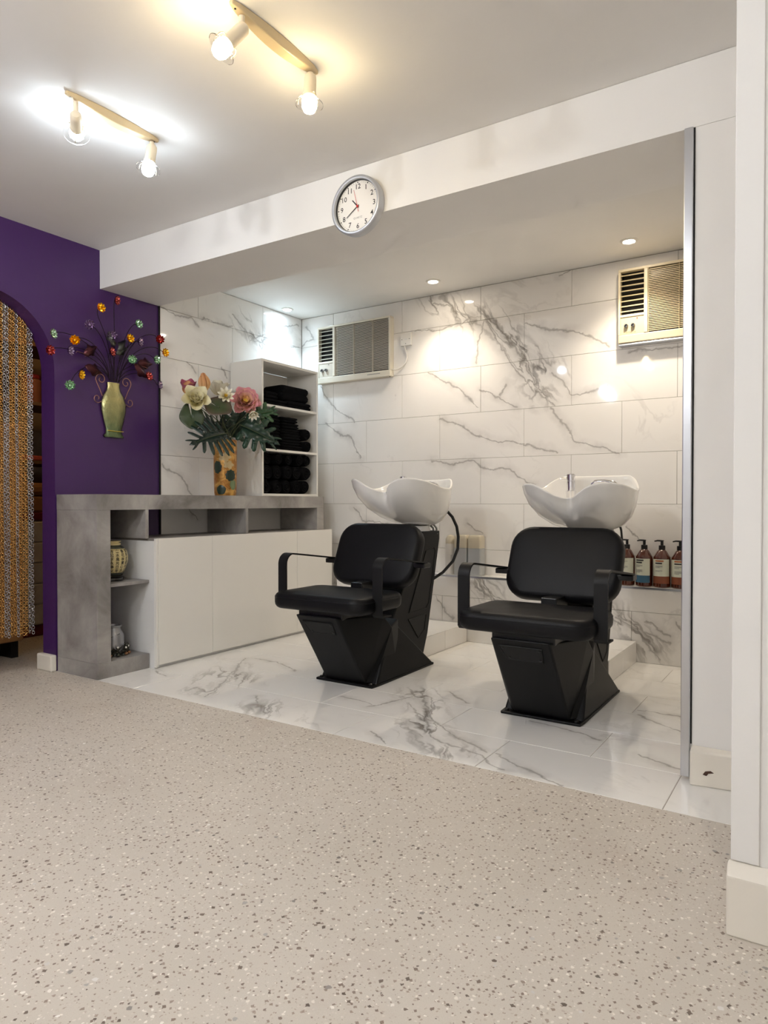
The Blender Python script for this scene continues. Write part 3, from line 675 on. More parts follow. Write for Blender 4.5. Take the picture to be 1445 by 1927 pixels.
# ------------------------------------------------------------------ wall clock
M_SILVER = mat('silver_plastic', (190, 192, 196), 0.35, 0.6)
M_DIAL = mat('clock_dial', (236, 233, 226), 0.5)
M_INK = mat('black_ink', (28, 26, 26), 0.6)
M_GREYINK = mat('grey_ink', (120, 118, 116), 0.6)
M_RED = mat('red_hand', (205, 40, 40), 0.5)
ck = thing('wall_clock', 'round silver wall clock with white dial and black numerals on the beam', 'clock', (1.787, -0.0005, 2.139))
Rk = Matrix.Rotation(PI/2, 4, 'X')       # local z -> -Y
MB().lathe([(0.112, 0.0), (0.122, 0.004), (0.124, 0.030), (0.122, 0.040), (0.116, 0.044), (0.109, 0.042), (0.107, 0.030), (0.107, 0.020)], 64, M=Rk, cap1=False).build('rim', M_SILVER, ck, True, angle=50)
dial = MB().lathe([(0.1065, 0.016), (0.1065, 0.0205)], 64, M=Rk).build('dial', M_DIAL, ck)
MB().lathe([(0.1075, 0.0206), (0.1075, 0.0300), (0.1055, 0.0300), (0.1055, 0.0206)], 64, M=Rk, cap0=False, cap1=False).build('inner_ring', M_BLACK, ck, True)
def on_dial(me, x, z, y=-0.0209, rot=0.0):
    o = obj(me.name, me, dial); o.matrix_local = Matrix.Translation((x, y, z)) @ Rk @ Matrix.Rotation(rot, 4, 'Z'); return o
for h in range(1, 13):
    a = PI/2 - 2*PI*h/12
    on_dial(text_mesh(str(h), 0.030, M_INK, 'numeral', bold=0.011), 0.082*math.cos(a), 0.082*math.sin(a))
    MB().lathe([(0.0028, 0.0206), (0.0028, 0.0211)], 10, 0.1*math.cos(a), 0.1*math.sin(a), M=Rk).build('hour_dot', M_INK, dial)
tk = MB()
for k in range(60):
    if k % 5:
        a = 2*PI*k/60; Mx = Rk @ Matrix.Rotation(a, 4, 'Z'); tk.box(0.0975, 0.1015, -0.0005, 0.0005, 0.0206, 0.0210, M=Mx)
tk.build('minute_ticks', M_GREYINK, dial)
on_dial(text_mesh('QUARTZ', 0.011, M_GREYINK), 0.0, -0.047)
def hand(name, m, ang, l0, l1, w, z):
    a = PI/2 - math.radians(ang); Mx = Rk @ Matrix.Rotation(a, 4, 'Z')
    MB().add([(-l0, -w, z), (l1, -w*0.7, z), (l1, w*0.7, z), (-l0, w, z), (-l0, -w, z+0.0008), (l1, -w*0.7, z+0.0008), (l1, w*0.7, z+0.0008), (-l0, w, z+0.0008)], [(0,3,2,1),(4,5,6,7),(0,1,5,4),(1,2,6,5),(2,3,7,6),(3,0,4,7)], Mx).build(name, m, ck)
hand('hour_hand', M_INK, 318, 0.006, 0.040, 0.0028, 0.0222); hand('minute_hand', M_INK, 236, 0.008, 0.068, 0.0018, 0.0236); hand('second_hand', M_RED, 346, 0.024, 0.072, 0.0009, 0.0250)
MB().lathe([(0.0042, 0.0206), (0.0042, 0.027), (0.003, 0.0275)], 16, M=Rk).build('hub', M_RED, ck, True)

# ------------------------------------------------------------------ window air conditioners
M_KNOB = mat('steel_knob', (140, 140, 142), 0.3, 0.9); M_BRINK = mat('brown_ink', (92, 82, 66), 0.6)
def aircon(x0, z0, m_body, m_slat, label, letters):
    w, h, y1 = 0.649, 0.424, YW-0.0005; yf = 1.706; D = y1-yf
    t = thing('air_conditioner', label, 'air conditioner', (x0+w/2, y1, z0), group='window air conditioners')
    def Q(name, m, a, b, y, yy, c, d, parent=t, bevel=0.001):
        """a,b along x from the left edge; y,yy distance proud of the wall; c,d height from the bottom"""
        return MB().box(a-w/2, b-w/2, -yy, -y, c, d).build(name, m, parent, bevel=bevel)
    dark = M_BLACK
    Q('back_panel', dark, 0.012, w-0.012, 0.0, 0.012, 0.045, h-0.012)
    fr = Q('frame_bottom', m_body, 0, w, 0, D, 0, 0.046, bevel=0.004)
    Q('frame_top', m_body, 0, w, 0, D, h-0.014, h, bevel=0.002)
    Q('frame_side', m_body, 0, 0.012, 0, D, 0.0465, h-0.0145); Q('frame_side', m_body, w-0.014, w, 0, D, 0.0465, h-0.0145)
    Q('divider', m_body, 0.143, 0.163, 0.0125, D+0.002, 0.0465, h-0.0145, bevel=0.002)
    # louvre bay
    Q('louvre_rail', m_body, 0.0125, 0.1425, 0.0125, D, 0.148, 0.162)
    zs = [0.162+0.0295*(k+0.75) for k in range(8)]
    sl = MB().box(-0.065, 0.065, -0.011, 0.011, -0.0012, 0.0012, M=Matrix.Rotation(math.radians(28), 4, 'X')).mesh('louvre_slat', m_slat)
    for z in zs[:8]:
        if z < h-0.02:
            o = obj('louvre_slat', sl, t); o.location = (0.0775-w/2, -0.034, z)
    # control panel
    cp = Q('control_panel', m_slat, 0.0125, 0.1425, 0.0125, D-0.004, 0.0465, 0.1475)
    for kx in (0.045, 0.083):
        kn = MB().lathe([(0.0115, D-0.004), (0.0115, D+0.004), (0.010, D+0.010), (0.009, D+0.011)], 20, kx-w/2, -0.0, M=Matrix.Translation((0, 0, 0.097)) @ Rk).build('knob', M_KNOB, cp, True)
        MB().box(-0.0035, 0.0035, -0.0085, 0.0085, D+0.008, D+0.014, M=Matrix.Translation((kx-w/2, 0, 0.097)) @ Rk @ Matrix.Rotation(-0.8, 4, 'Z')).build('pointer', M_BLACK, kn)
    MB().lathe([(0.003, D-0.004), (0.003, D-0.001)], 10, 0.105-w/2, 0, M=Matrix.Translation((0, 0, 0.136)) @ Rk).build('indicator', M_RED if letters else M_INK, cp, True)
    for body, size, x, z in letters:
        me = text_mesh(body, size, M_BRINK); o = obj('lettering', me, cp); o.matrix_local = Matrix.Translation((x-w/2, -D+0.0036, z)) @ Rk
    # intake grille: fine slats
    n = 36; g = MB().box(-(w-0.014-0.166)/2, (w-0.014-0.166)/2, -0.003, 0.003, -0.0021, 0.0021).mesh('grille_slat', m_slat)
    for k in range(n):
        o = obj('grille_slat', g, t); o.location = ((0.166+w-0.014)/2-w/2, -D+0.010, 0.052+(h-0.070)*(k+0.5)/n)
    for gx in (0.166, 0.33, 0.495):
        Q('grille_rib', m_slat, gx-0.0015, gx+0.0015, 0.028, D-0.0025, 0.047, h-0.015)
    return t
M_AC1 = mat('aged_white_plastic', (222, 215, 198), 0.45); M_AC1s = mat('aged_grille_plastic', (200, 193, 178), 0.5)
M_AC2 = mat('yellowed_plastic', (208, 196, 168), 0.45); M_AC2s = mat('yellowed_grille_plastic', (204, 188, 152), 0.5)
ac1 = aircon(0.200, 1.788, M_AC1, M_AC1s, 'off-white window air conditioner with fine grille beside the white shelf unit', [])
MB().tube([(0.31, -0.03, 0.0), (0.31, -0.03, -0.004)], 0.004).build('drain_tab', M_BLACK, ac1)
MB().box(0.13, 0.24, -0.0502, -0.0494, 0.024, 0.028).build('print_line', M_GREYINK, ac1)
ac2 = aircon(2.414, 1.818, M_AC2, M_AC2s, 'yellowed window air conditioner with two chrome knobs next to the aluminium corner trim', [('HITACHI', 0.014, 0.070, 0.058)])
MB().box(-0.3245, 0.3245, -0.048, -0.001, -0.016, -0.004).build('drip_rail', M_ALU, ac2, bevel=0.004)
# switch and its cable
sw = thing('wall_switch', 'square white fused switch plate with cable on the marble wall beside the air conditioner', 'switch', (0.958, YW-0.0005, 1.992))
MB().box(-0.043, 0.043, -0.020, 0, 0, 0.088).build('plate', M_LAM, sw, bevel=0.003)
MB().box(-0.008, 0.012, -0.0215, -0.0195, 0.040, 0.048).build('fuse_cover', M_LAMG, sw)
for x, z in ((-0.030, 0.044), (0.030, 0.044), (0.0, 0.014)):
    MB().lathe([(0.0028, 0.0195), (0.0028, 0.0212)], 10, x, 0, M=Matrix.Translation((0, 0, z)) @ Rk).build('screw', M_INK, sw)
cab = MB().tube([(0.946, 1.742, 1.992), (0.950, 1.742, 1.972), (0.962, 1.744, 1.945), (0.966, 1.744, 1.915), (0.955, 1.744, 1.880), (0.935, 1.742, 1.855), (0.905, 1.738, 1.838), (0.880, 1.735, 1.832), (0.851, 1.733, 1.838)], 0.0045, 8).build('power_cable', M_LAM, None, True)
tag(cab, 'short white power cable looping from the switch plate to the air conditioner', 'cable')

# ------------------------------------------------------------------ bottles on the ledge
M_AMBER = mat('amber_plastic', (84, 36, 18), 0.12, spec=0.6, Transmission_Weight=0.25, Coat_Weight=0.4)
M_LABEL = mat('cream_label', (206, 208, 190), 0.6)
def pump_bottle(x, y, r, h, band, label, text, turn=0.0):
    t = thing('pump_bottle', label, 'bottle', (x, y, LZ+0.0005), (0, 0, turn), 'amber pump bottles on the ledge')
    hs = h
    MB().lathe([(r*0.90, 0.0), (r, 0.005), (r, hs*0.60), (r*0.97, hs*0.635), (r*0.55, hs*0.765), (r*0.34, hs*0.80), (r*0.32, hs*0.825)], 32).build('bottle_body', M_AMBER, t, True)
    def wrap(name, m, z0, z1, a0, a1, rr):
        n = 16; MB().loft([[(rr*math.sin(a0+(a1-a0)*i/n), -rr*math.cos(a0+(a1-a0)*i/n), z) for i in range(n+1)] for z in (z0, z1)], False, False, False).build(name, m, t, True)
    wrap('label_panel', M_LABEL, hs*0.24, hs*0.60, -1.15, 1.15, r+0.0006)
    if band: wrap('label_band', band, hs*0.085, hs*0.239, -1.15, 1.15, r+0.0006)
    for wd, th, z, m in text: wrap('print_line', m, hs*z-th/2, hs*z+th/2, -0.62, -0.62+wd/r, r+0.0012)
    pm = MB().lathe([(r*0.36, hs*0.795), (r*0.38, hs*0.80), (r*0.38, hs*0.885), (r*0.30, hs*0.89), (r*0.17, hs*0.892), (r*0.17, hs*0.985), (r*0.22, hs*0.987), (r*0.22, hs*1.0), (r*0.05, hs*1.003)], 20).build('pump', M_BLACK, t, True)
    MB().tube([(0, 0, hs*0.987), (-r*0.5, -r*0.1, hs*0.99), (-r*0.85, -r*0.15, hs*0.975)], [0.005, 0.0045, 0.0035], 8).build('pump_spout', M_BLACK, pm, True)
    return t
BLUE = mat('blue_label_band', (52, 96, 122), 0.6); BROWN = mat('brown_label_band', (124, 66, 38), 0.6)
M_ORANGE = mat('orange_label_ink', (170, 88, 40), 0.6)
LYb = (LY+YW)/2+0.003
def rows(z, k): return [(0.040 if i < k-1 else 0.026, 0.0020, z-0.018*i, M_GREYINK) for i in range(k)]
pump_bottle(2.474, LYb, 0.043, 0.262, None, 'amber pump bottle with plain pale label and barcode, half behind the armrest', rows(0.53, 2)+rows(0.42, 3))
pump_bottle(2.569, LYb, 0.046, 0.262, BLUE, 'amber pump bottle with cream label and blue band', [(0.046, 0.0075, 0.565, M_INK), (0.038, 0.0075, 0.515, M_INK)]+rows(0.46, 3)+rows(0.36, 4), -0.25)
pump_bottle(2.664, LYb, 0.046, 0.262, BROWN, 'amber pump bottle with cream label and brown band, next to the blue-banded one', [(0.046, 0.0075, 0.565, M_ORANGE), (0.038, 0.0075, 0.515, M_INK)]+rows(0.46, 3)+rows(0.36, 2))
pump_bottle(2.760, LYb, 0.046, 0.262, BROWN, 'amber pump bottle with cream label and brown band, beside the slim black bottle', [(0.046, 0.0075, 0.565, M_ORANGE), (0.038, 0.0075, 0.515, M_INK)]+rows(0.46, 3)+rows(0.36, 4), 0.1)
kb = thing('slim_bottle', 'slim black bottle at the end of the row, next to the corner trim', 'bottle', (2.842, LYb-0.005, LZ+0.0005))
MB().lathe([(0.027, 0), (0.028, 0.004), (0.028, 0.19), (0.020, 0.205)], 24).build('bottle_body', M_BLACK, kb, True)
MB().lathe([(0.012, 0.2055), (0.014, 0.207), (0.014, 0.232), (0.010, 0.236)], 16).build('cap', M_BLACK, kb, True)
# pale bottles behind the left basin
M_PALE = mat('pale_plastic', (214, 210, 204), 0.35); M_FROST = mat('frosted_plastic', (222, 212, 190), 0.35, Transmission_Weight=0.25)
M_SILV = mat('silver_grey_label', (184, 186, 186), 0.3, 0.3)
rb = thing('shampoo_bottle', 'white round shampoo bottle with dark side print on the ledge', 'bottle', (1.334, LYb, LZ+0.0005))
MB().lathe([(0.034, 0), (0.036, 0.004), (0.036, 0.185), (0.034, 0.20)], 24).build('bottle_body', M_PALE, rb, True)
MB().lathe([(0.033, 0.2005), (0.034, 0.205), (0.033, 0.232), (0.022, 0.252), (0.005, 0.260)], 24).build('cap', M_FROST, rb, True)
me = text_mesh('IIIIIIIII II', 0.016, M_GREYINK)
for v in me.vertices: v.co = Vector((0.0363*math.sin(v.co.y/0.036+0.6), -0.0363*math.cos(v.co.y/0.036+0.6), 0.105-v.co.x))
obj('side_print', me, rb)
for x, lab in ((1.422, 'square silver-grey bottle with frosted cap, next to the round white bottle'), (1.522, 'square silver-grey bottle with frosted cap, by the armrest of the right-hand chair')):
    t = thing('square_bottle', lab.replace('by the armrest of the right-hand chair', 'at the open side of the ledge bottles'), 'bottle', (x, LYb, LZ+0.0005), group='pale bottles on the ledge')
    MB().loft([[(px, py, z) for px, py in rrect(0.094, 0.075, 0.012, 4)] for z in (0, 0.176)]).build('bottle_body', M_SILV, t, True, bevel=0.002)
    MB().loft([[(px*k, py*k, z) for px, py in rrect(0.094, 0.075, 0.014, 4)] for z, k in ((0.177, 1.0), (0.235, 1.0), (0.252, 0.93), (0.260, 0.8))]).build('cap', M_FROST, t, True, angle=50)

# ------------------------------------------------------------------ jar and milk can in the counter bays
M_JAR = mat('cream_crackle_glaze', (214, 196, 140), 0.25, Coat_Weight=0.4); M_JARDK = mat('dark_glaze_band', (62, 66, 56), 0.3)
M_WOODBLK = mat('black_lacquered_wood', (16, 13, 12), 0.3)
jr = thing('ginger_jar', 'cream ceramic jar with rows of black characters on a dark wooden stand', 'jar', (0.215, -0.088, 0.4795))
MB().lathe([(0.058, 0.0), (0.066, 0.004), (0.060, 0.010), (0.058, 0.016), (0.064, 0.022), (0.060, 0.026)], 32).build('stand', M_WOODBLK, jr, True)
prof = [(0.050, 0.0265), (0.056, 0.034), (0.070, 0.062), (0.082, 0.100), (0.0845, 0.130), (0.078, 0.158), (0.066, 0.172)]
def jr_r(z):
    for (r0, z0), (r1, z1) in zip(prof[:-1], prof[1:]):
        if z0 <= z <= z1: return r0+(r1-r0)*(z-z0)/(z1-z0)
    return 0.06
jb = MB().lathe(prof, 40).build('jar_body', M_JAR, jr, True, angle=60)
MB().lathe([(0.0665, 0.1705), (0.064, 0.178), (0.050, 0.186), (0.046, 0.190)], 36).build('shoulder_band', M_JARDK, jr, True)
MB().lathe([(0.050, 0.0268), (0.0572, 0.0335), (0.0625, 0.0445), (0.060, 0.0445)], 36, cap1=False).build('foot_band', M_JARDK, jr, True)
MB().lathe([(0.046, 0.1902), (0.047, 0.196), (0.047, 0.200), (0.041, 0.201), (0.041, 0.207), (0.049, 0.208), (0.049, 0.212), (0.02, 0.214)], 32).build('jar_neck', M_JAR, jr, True)
chars = ['\u9f8d\u660e\u90ce\u6797\u798f\u5409', '\u5929\u704c\u7f8e\u6708\u5c0f\u829d', '\u5409\u8d77\u5b57\u6c38\u58fd\u6587', '\u5c71\u6c34\u98a8\u5149\u65e5\u5e74', '\u6625\u82b1\u79cb\u5be6\u5fc3\u53e4', '\u6e05\u5e73\u77f3\u7530\u4e2d\u6b63']
for c, colm in enumerate(chars):
    a0 = 0.25 + 0.36*c
    for k, chx in enumerate(colm):
        z = 0.158 - 0.0205*k
        me = text_mesh(chx, 0.020, M_INK, 'character', bold=0.012)
        for v in me.vertices:
            zz = z + v.co.y; rr = jr_r(zz)+0.0009; a = a0 + v.co.x/rr
            v.co = Vector((rr*math.sin(a), -rr*math.cos(a), zz))
        obj('character', me, jb)
M_GALV = mat('galvanised_tin', (168, 168, 170), 0.35, 0.75)
mc = thing('milk_can', 'small galvanised milk can with wire handle, ringed by a pebble and twig wreath', 'milk can', (0.235, -0.090, 0.0805))
MB().lathe([(0.050, 0), (0.052, 0.004), (0.052, 0.105), (0.046, 0.122), (0.036, 0.136), (0.034, 0.150), (0.040, 0.153), (0.041, 0.160), (0.036, 0.161), (0.034, 0.150)], 32, cap1=False).build('can_body', M_GALV, mc, True, angle=50)
MB().lathe([(0.033, 0.151), (0.033, 0.1515)], 24).build('inner_base', M_BLACK, mc)
MB().tube([(0.047*math.sin(a), -0.0545*math.cos(a)+0.0, 0.118-0.020*math.cos(a)) for a in [(-1.6+3.2*i/14) for i in range(15)]], 0.002, 6).build('wire_handle', M_BLACK, mc, True)
M_TWIG = mat('dark_twigs', (46, 44, 32), 0.8); M_BERRY = mat('white_berries', (226, 222, 212), 0.5); M_PEB = mat('brown_pebbles', (150, 104, 66), 0.5)
wr = thing('wreath', 'dark twig wreath with white berries and brown pebbles around the milk can', 'wreath', (0.235, -0.090, 0.0805))
rnd = random.Random(3)
tw = MB()
for k in range(150):
    a = rnd.uniform(0, 2*PI); r0 = rnd.uniform(0.056, 0.068); z0 = rnd.uniform(0.003, 0.02)
    a2 = a + rnd.uniform(-0.5, 0.5); r1 = rnd.uniform(0.060, 0.082); z1 = z0 + rnd.uniform(0.01, 0.045)
    tw.tube([(r0*math.cos(a), r0*math.sin(a), z0), ((r0+r1)/2*math.cos((a+a2)/2), (r0+r1)/2*math.sin((a+a2)/2), (z0+z1)/2+0.005), (r1*math.cos(a2), r1*math.sin(a2), z1)], [0.0036, 0.0032, 0.0016], 5)
tw = tw.build('twigs', M_TWIG, wr, True); tw['kind'] = 'stuff'
for k in range(16):
    a = 2*PI*k/16+rnd.uniform(-.1, .1); r = rnd.uniform(0.066, 0.076)
    MB().sphere((r*math.cos(a), r*math.sin(a), 0.011), rnd.uniform(0.008, 0.011), 10, 7, 0.8).build('pebble', M_PEB if k % 3 else M_JARDK, wr, True)
for k in range(9):
    a = 2*PI*k/9+0.35; r = 0.073; z = rnd.uniform(0.02, 0.055)
    MB().sphere((r*math.cos(a), r*math.sin(a), z), 0.006, 10, 7).build('berry', M_BERRY, wr, True)

# ------------------------------------------------------------------ gold vase and silk lotus flowers
def gold_vase():
    m = mat('gold_lotus_print', (190, 140, 70), 0.28, 0.55); nt = m.node_tree; b = nt.nodes['Principled BSDF']; p = objc(nt)
    c = mix(nt, ramp(nt, noise(nt, p, 22, 4, 0.6, 1.0), 0.35, 0.65), lin((150, 92, 36)), lin((226, 178, 98)))
    nt.links.new(c, b.inputs['Base Color']); bump(nt, noise(nt, p, 50, 3), 0.15, 0.004, b); return m
VX, VY = 0.195, 0.765
va = thing('flower_vase', 'tall gold cylinder vase with embossed lotus print on the counter', 'vase', (VX, VY, 0.941))
MB().lathe([(0.060, 0.0), (0.066, 0.002), (0.070, 0.02), (0.0735, 0.20), (0.0735, 0.352), (0.0715, 0.356), (0.068, 0.352), (0.066, 0.20), (0.060, 0.06)], 40).build('vase_body', gold_vase(), va, True, angle=50)
M_VLEAF = mat('dark_green_print', (24, 44, 30), 0.4); M_VPALE = mat('cream_lotus_print', (214, 190, 140), 0.4); M_VGRN = mat('soft_green_print', (112, 128, 88), 0.4)
def vase_patch(name, m, a0, z0, pts, bulge=0.0012):
    """flat embossed shape wrapped on the vase, pts in (arc length, height)"""
    cx = sum(p[0] for p in pts)/len(pts); cz = sum(p[1] for p in pts)/len(pts)
    def w(u, z, k):
        rr = 0.0700 + 0.0035*min(1, (z0+z)/0.2) + k; a = a0 + u/0.0735
        return (rr*math.sin(a), -rr*math.cos(a), z0+z)
    n = len(pts); vsx = [w(u, z, 0.0002) for u, z in pts] + [w(cx+(u-cx)*0.9, cz+(z-cz)*0.9, bulge) for u, z in pts] + [w(cx+(u-cx)*0.45, cz+(z-cz)*0.45, bulge) for u, z in pts] + [w(cx, cz, bulge)]
    fsx = [(i, (i+1) % n, n+(i+1) % n, n+i) for i in range(n)] + [(n+i, n+(i+1) % n, 2*n+(i+1) % n, 2*n+i) for i in range(n)] + [(2*n+i, 2*n+(i+1) % n, 3*n) for i in range(n)]
    MB().add(vsx, fsx).build(name, m, va, True)
def scallop(r, lobes, depth, n=36, sx=1.0): return [(sx*r*(1+depth*math.sin(lobes*2*PI*i/n))*math.cos(2*PI*i/n), r*(1+depth*math.sin(lobes*2*PI*i/n))*math.sin(2*PI*i/n)) for i in range(n)]
def lotus2(r, n=30): return [((r*(0.62+0.38*abs(math.cos(2.5*t)))*math.cos(t)), r*0.72*(0.62+0.38*abs(math.cos(2.5*t)))*math.sin(t)) for t in [2*PI*i/n for i in range(n)]]
FA = 0.80
BQ = [(0.05, 0.0124, 0.0), (-0.063, 0.0438, 0.0227), (0, 0.0019, -0.0214), (-0.031, -0.0306, -0.0462), (0.1, -0.0273, -0.0048), (-0.0, -0.0287, -0.0389), (0.11, -0.0085, 0.0317), (0.07, 0.0372, -0.0079), (0.045, 0.0469, -0.0172), (0.14, 0.0524, -0.0091), (0.001, -0.0353, -0.0116), (0.04, 0.0128, 0.041), (-0.01, -0.0387, -0.0224), (-0.11, 0.0004, 0.0192), (-0.119, 0.0035, 0.0453)]
_bq = [0]
def place(p):
    d, sx, sy = BQ[_bq[0]]; _bq[0] += 1
    return (p[0]+0.82*d, p[1]-0.57*d, p[2]), Vector((VX+sx, VY+sy, 1.315))
def stem_to(p, slot, first):
    q = slot - Vector(p)
    pts = [Vector(a) for a in first]; a = pts[-1]; b = q + Vector((0, 0, 0.0))
    for u in (0.35, 0.7): pts.append(a*(1-u)**2 + Vector((b.x*0.75+a.x*0.25, b.y*0.75+a.y*0.25, b.z*0.55+a.z*0.45))*2*u*(1-u) + b*u*u)
    return [tuple(x) for x in pts + [b, b - Vector((0, 0, 0.12))]]
vase_patch('lotus_print', M_VPALE, FA-0.05, 0.245, lotus2(0.045)); vase_patch('lotus_print', M_VPALE, FA+0.30, 0.195, lotus2(0.038))
vase_patch('leaf_print', M_VLEAF, FA-0.75, 0.18, scallop(0.040, 8, 0.06, sx=0.8)); vase_patch('leaf_print', M_VLEAF, FA+0.50, 0.128, scallop(0.036, 9, 0.08))
vase_patch('leaf_print', M_VLEAF, FA-0.40, 0.037, scallop(0.030, 5, 0.04, sx=1.1)); vase_patch('leaf_print', M_VGRN, FA+0.75, 0.070, scallop(0.032, 3, 0.05, sx=0.8))

def tint(name, c0, c1, rough=0.5, axis=1, L=0.07):
    """colour running from base to tip of a petal or leaf"""
    m = mat(name, c0, rough); nt = m.node_tree; b = nt.nodes['Principled BSDF']
    at = N(nt, 'ShaderNodeAttribute', attribute_name='along')
    f = math_n(nt, 'ADD', at.outputs['Fac'], math_n(nt, 'MULTIPLY', math_n(nt, 'SUBTRACT', noise(nt, objc(nt), 60, 2), 0.5), 0.4), clamp=True)
    nt.links.new(mix(nt, f, lin(c0), lin(c1)), b.inputs['Base Color'])
    b.inputs['Subsurface Weight'].default_value = 0.0
    return m
def petal_mesh(name, m, L, Wd, cup, curl, n=7, k=4):
    vs_, fs_, al = [], [], []
    for i in range(n+1):
        u = i/n; hw = Wd/2*(math.sin(PI*min(1.0, u**0.85*0.90+0.08))**0.62)*(1 if u < 0.97 else 0.75)
        for j in range(-k, k+1):
            s = j/k; x = hw*s; y = L*(u - 0.10*curl*u*u); z = cup*Wd*(s*s)*math.sin(PI*min(u+0.1, 1))*0.9 + curl*L*u*u*0.8
            vs_.append((x, y, z)); al.append(u)
    w = 2*k+1
    for i in range(n):
        for j in range(w-1): fs_.append((i*w+j, i*w+j+1, (i+1)*w+j+1, (i+1)*w+j))
    me = MB().add(vs_, fs_).mesh(name, m, True, 80)
    a = me.attributes.new('along', 'FLOAT', 'POINT')
    for i, x in enumerate(al): a.data[i].value = x
    return me
M_STEM = mat('green_stem', (72, 82, 52), 0.6); M_POD = mat('yellow_lotus_pod', (214, 186, 66), 0.6); M_STAMEN = mat('yellow_stamens', (232, 190, 50), 0.6)
PET = {'cream': tint('cream_petal', (226, 216, 160), (236, 228, 196)), 'white': tint('white_petal', (236, 226, 180), (242, 238, 228)),
       'pink': tint('pink_petal', (244, 206, 156), (226, 150, 166)), 'peach': tint('peach_petal', (232, 196, 140), (226, 168, 120)),
       'palecream': tint('pale_cream_petal', (222, 212, 176), (232, 226, 206)), 'rose': tint('rose_petal', (214, 150, 130), (160, 60, 100))}
def flower(name, label, p, nrm, kind, rings, pod, base=None, group='silk lotus flowers in the gold vase'):
    """rings: (count, length, width, opening angle from the axis in degrees, kind)"""
    p, slot = place(p)
    t = thing(name, label, 'flower', p, group=group)
    M = Vector(nrm).normalized().to_track_quat('Z', 'Y').to_matrix().to_4x4()
    for ri, (cnt, L, Wd, op, kd) in enumerate(rings):
        me = petal_mesh('petal', PET[kd], L, Wd, 0.55, 0.25)
        for i in range(cnt):
            o = obj('petal', me, t)
            o.matrix_local = M @ Matrix.Rotation(2*PI*(i+0.5*(ri % 2))/cnt + 0.3*ri, 4, 'Z') @ Matrix.Translation((0, 0.004+0.003*ri, 0)) @ Matrix.Rotation(math.radians(90-op), 4, 'X')
    if pod == 'pod': MB().lathe([(0.006, 0.004), (0.013, 0.020), (0.014, 0.024), (0.001, 0.025)], 16, M=M).build('seed_pod', M_POD, t, True)
    if pod == 'stamen':
        sb = MB()
        for i in range(26):
            a = i*2.4; r = 0.013*math.sqrt(i/26); sb.tube([(r*0.5*math.cos(a), r*0.5*math.sin(a), 0.002), (r*1.3*math.cos(a), r*1.3*math.sin(a), 0.018)], [0.0012, 0.002], 5, M=M)
        sb.build('stamens', M_STAMEN, t, True)
    # stem curving down into the vase
    n0 = -Vector(nrm).normalized()*0.02
    pts = stem_to(p, slot, [n0*0.2, n0*1.2])
    MB().tube(pts, 0.0026, 7).build('stem', M_STEM, t, True)
    return t
CV = Vector((0.80, -0.55, 0.15))
flower('lotus_flower', 'large cream silk lotus at the purple-wall side of the bouquet', (0.235, 0.475, 1.500), (0.75, -0.55, 0.35), 'cream', [(4, 0.070, 0.074, 16, 'cream'), (5, 0.090, 0.086, 34, 'cream'), (5, 0.098, 0.084, 66, 'cream')], None)
flower('lotus_flower', 'peach and rose silk lotus behind the large cream lotus', (0.150, 0.515, 1.570), (0.35, -0.35, 0.9), 'rose', [(4, 0.085, 0.074, 18, 'peach'), (5, 0.098, 0.076, 38, 'rose')], None)
flower('lotus_bud', 'closed peach lotus bud at the top of the bouquet', (0.205, 0.590, 1.590), (0.12, -0.30, 1.0), 'peach', [(4, 0.108, 0.058, 3, 'peach'), (5, 0.110, 0.062, 8, 'peach')], None)
flower('lotus_flower', 'pale cream silk lotus with upright petals at the back of the bouquet', (0.130, 0.770, 1.595), (0.1, -0.1, 1.0), 'palecream', [(5, 0.100, 0.090, 26, 'palecream'), (6, 0.112, 0.092, 54, 'palecream')], None)
flower('water_lily', 'small white water lily with yellow stamens facing out of the bouquet', (0.270, 0.675, 1.545), (0.72, -0.60, 0.25), 'white', [(8, 0.046, 0.022, 38, 'white'), (9, 0.058, 0.024, 64, 'white')], 'stamen')
flower('lotus_flower', 'pink and peach silk lotus with yellow seed pod, open towards the room', (0.285, 0.850, 1.545), (0.78, -0.55, 0.30), 'pink', [(5, 0.056, 0.060, 30, 'peach'), (6, 0.080, 0.082, 48, 'pink'), (7, 0.090, 0.086, 68, 'pink'), (6, 0.094, 0.080, 92, 'pink')], 'pod')
flower('water_lily', 'small white water lily hanging below the pink lotus', (0.310, 0.862, 1.470), (0.55, -0.30, -0.75), 'white', [(7, 0.048, 0.020, 26, 'white'), (8, 0.055, 0.022, 44, 'white')], 'stamen')

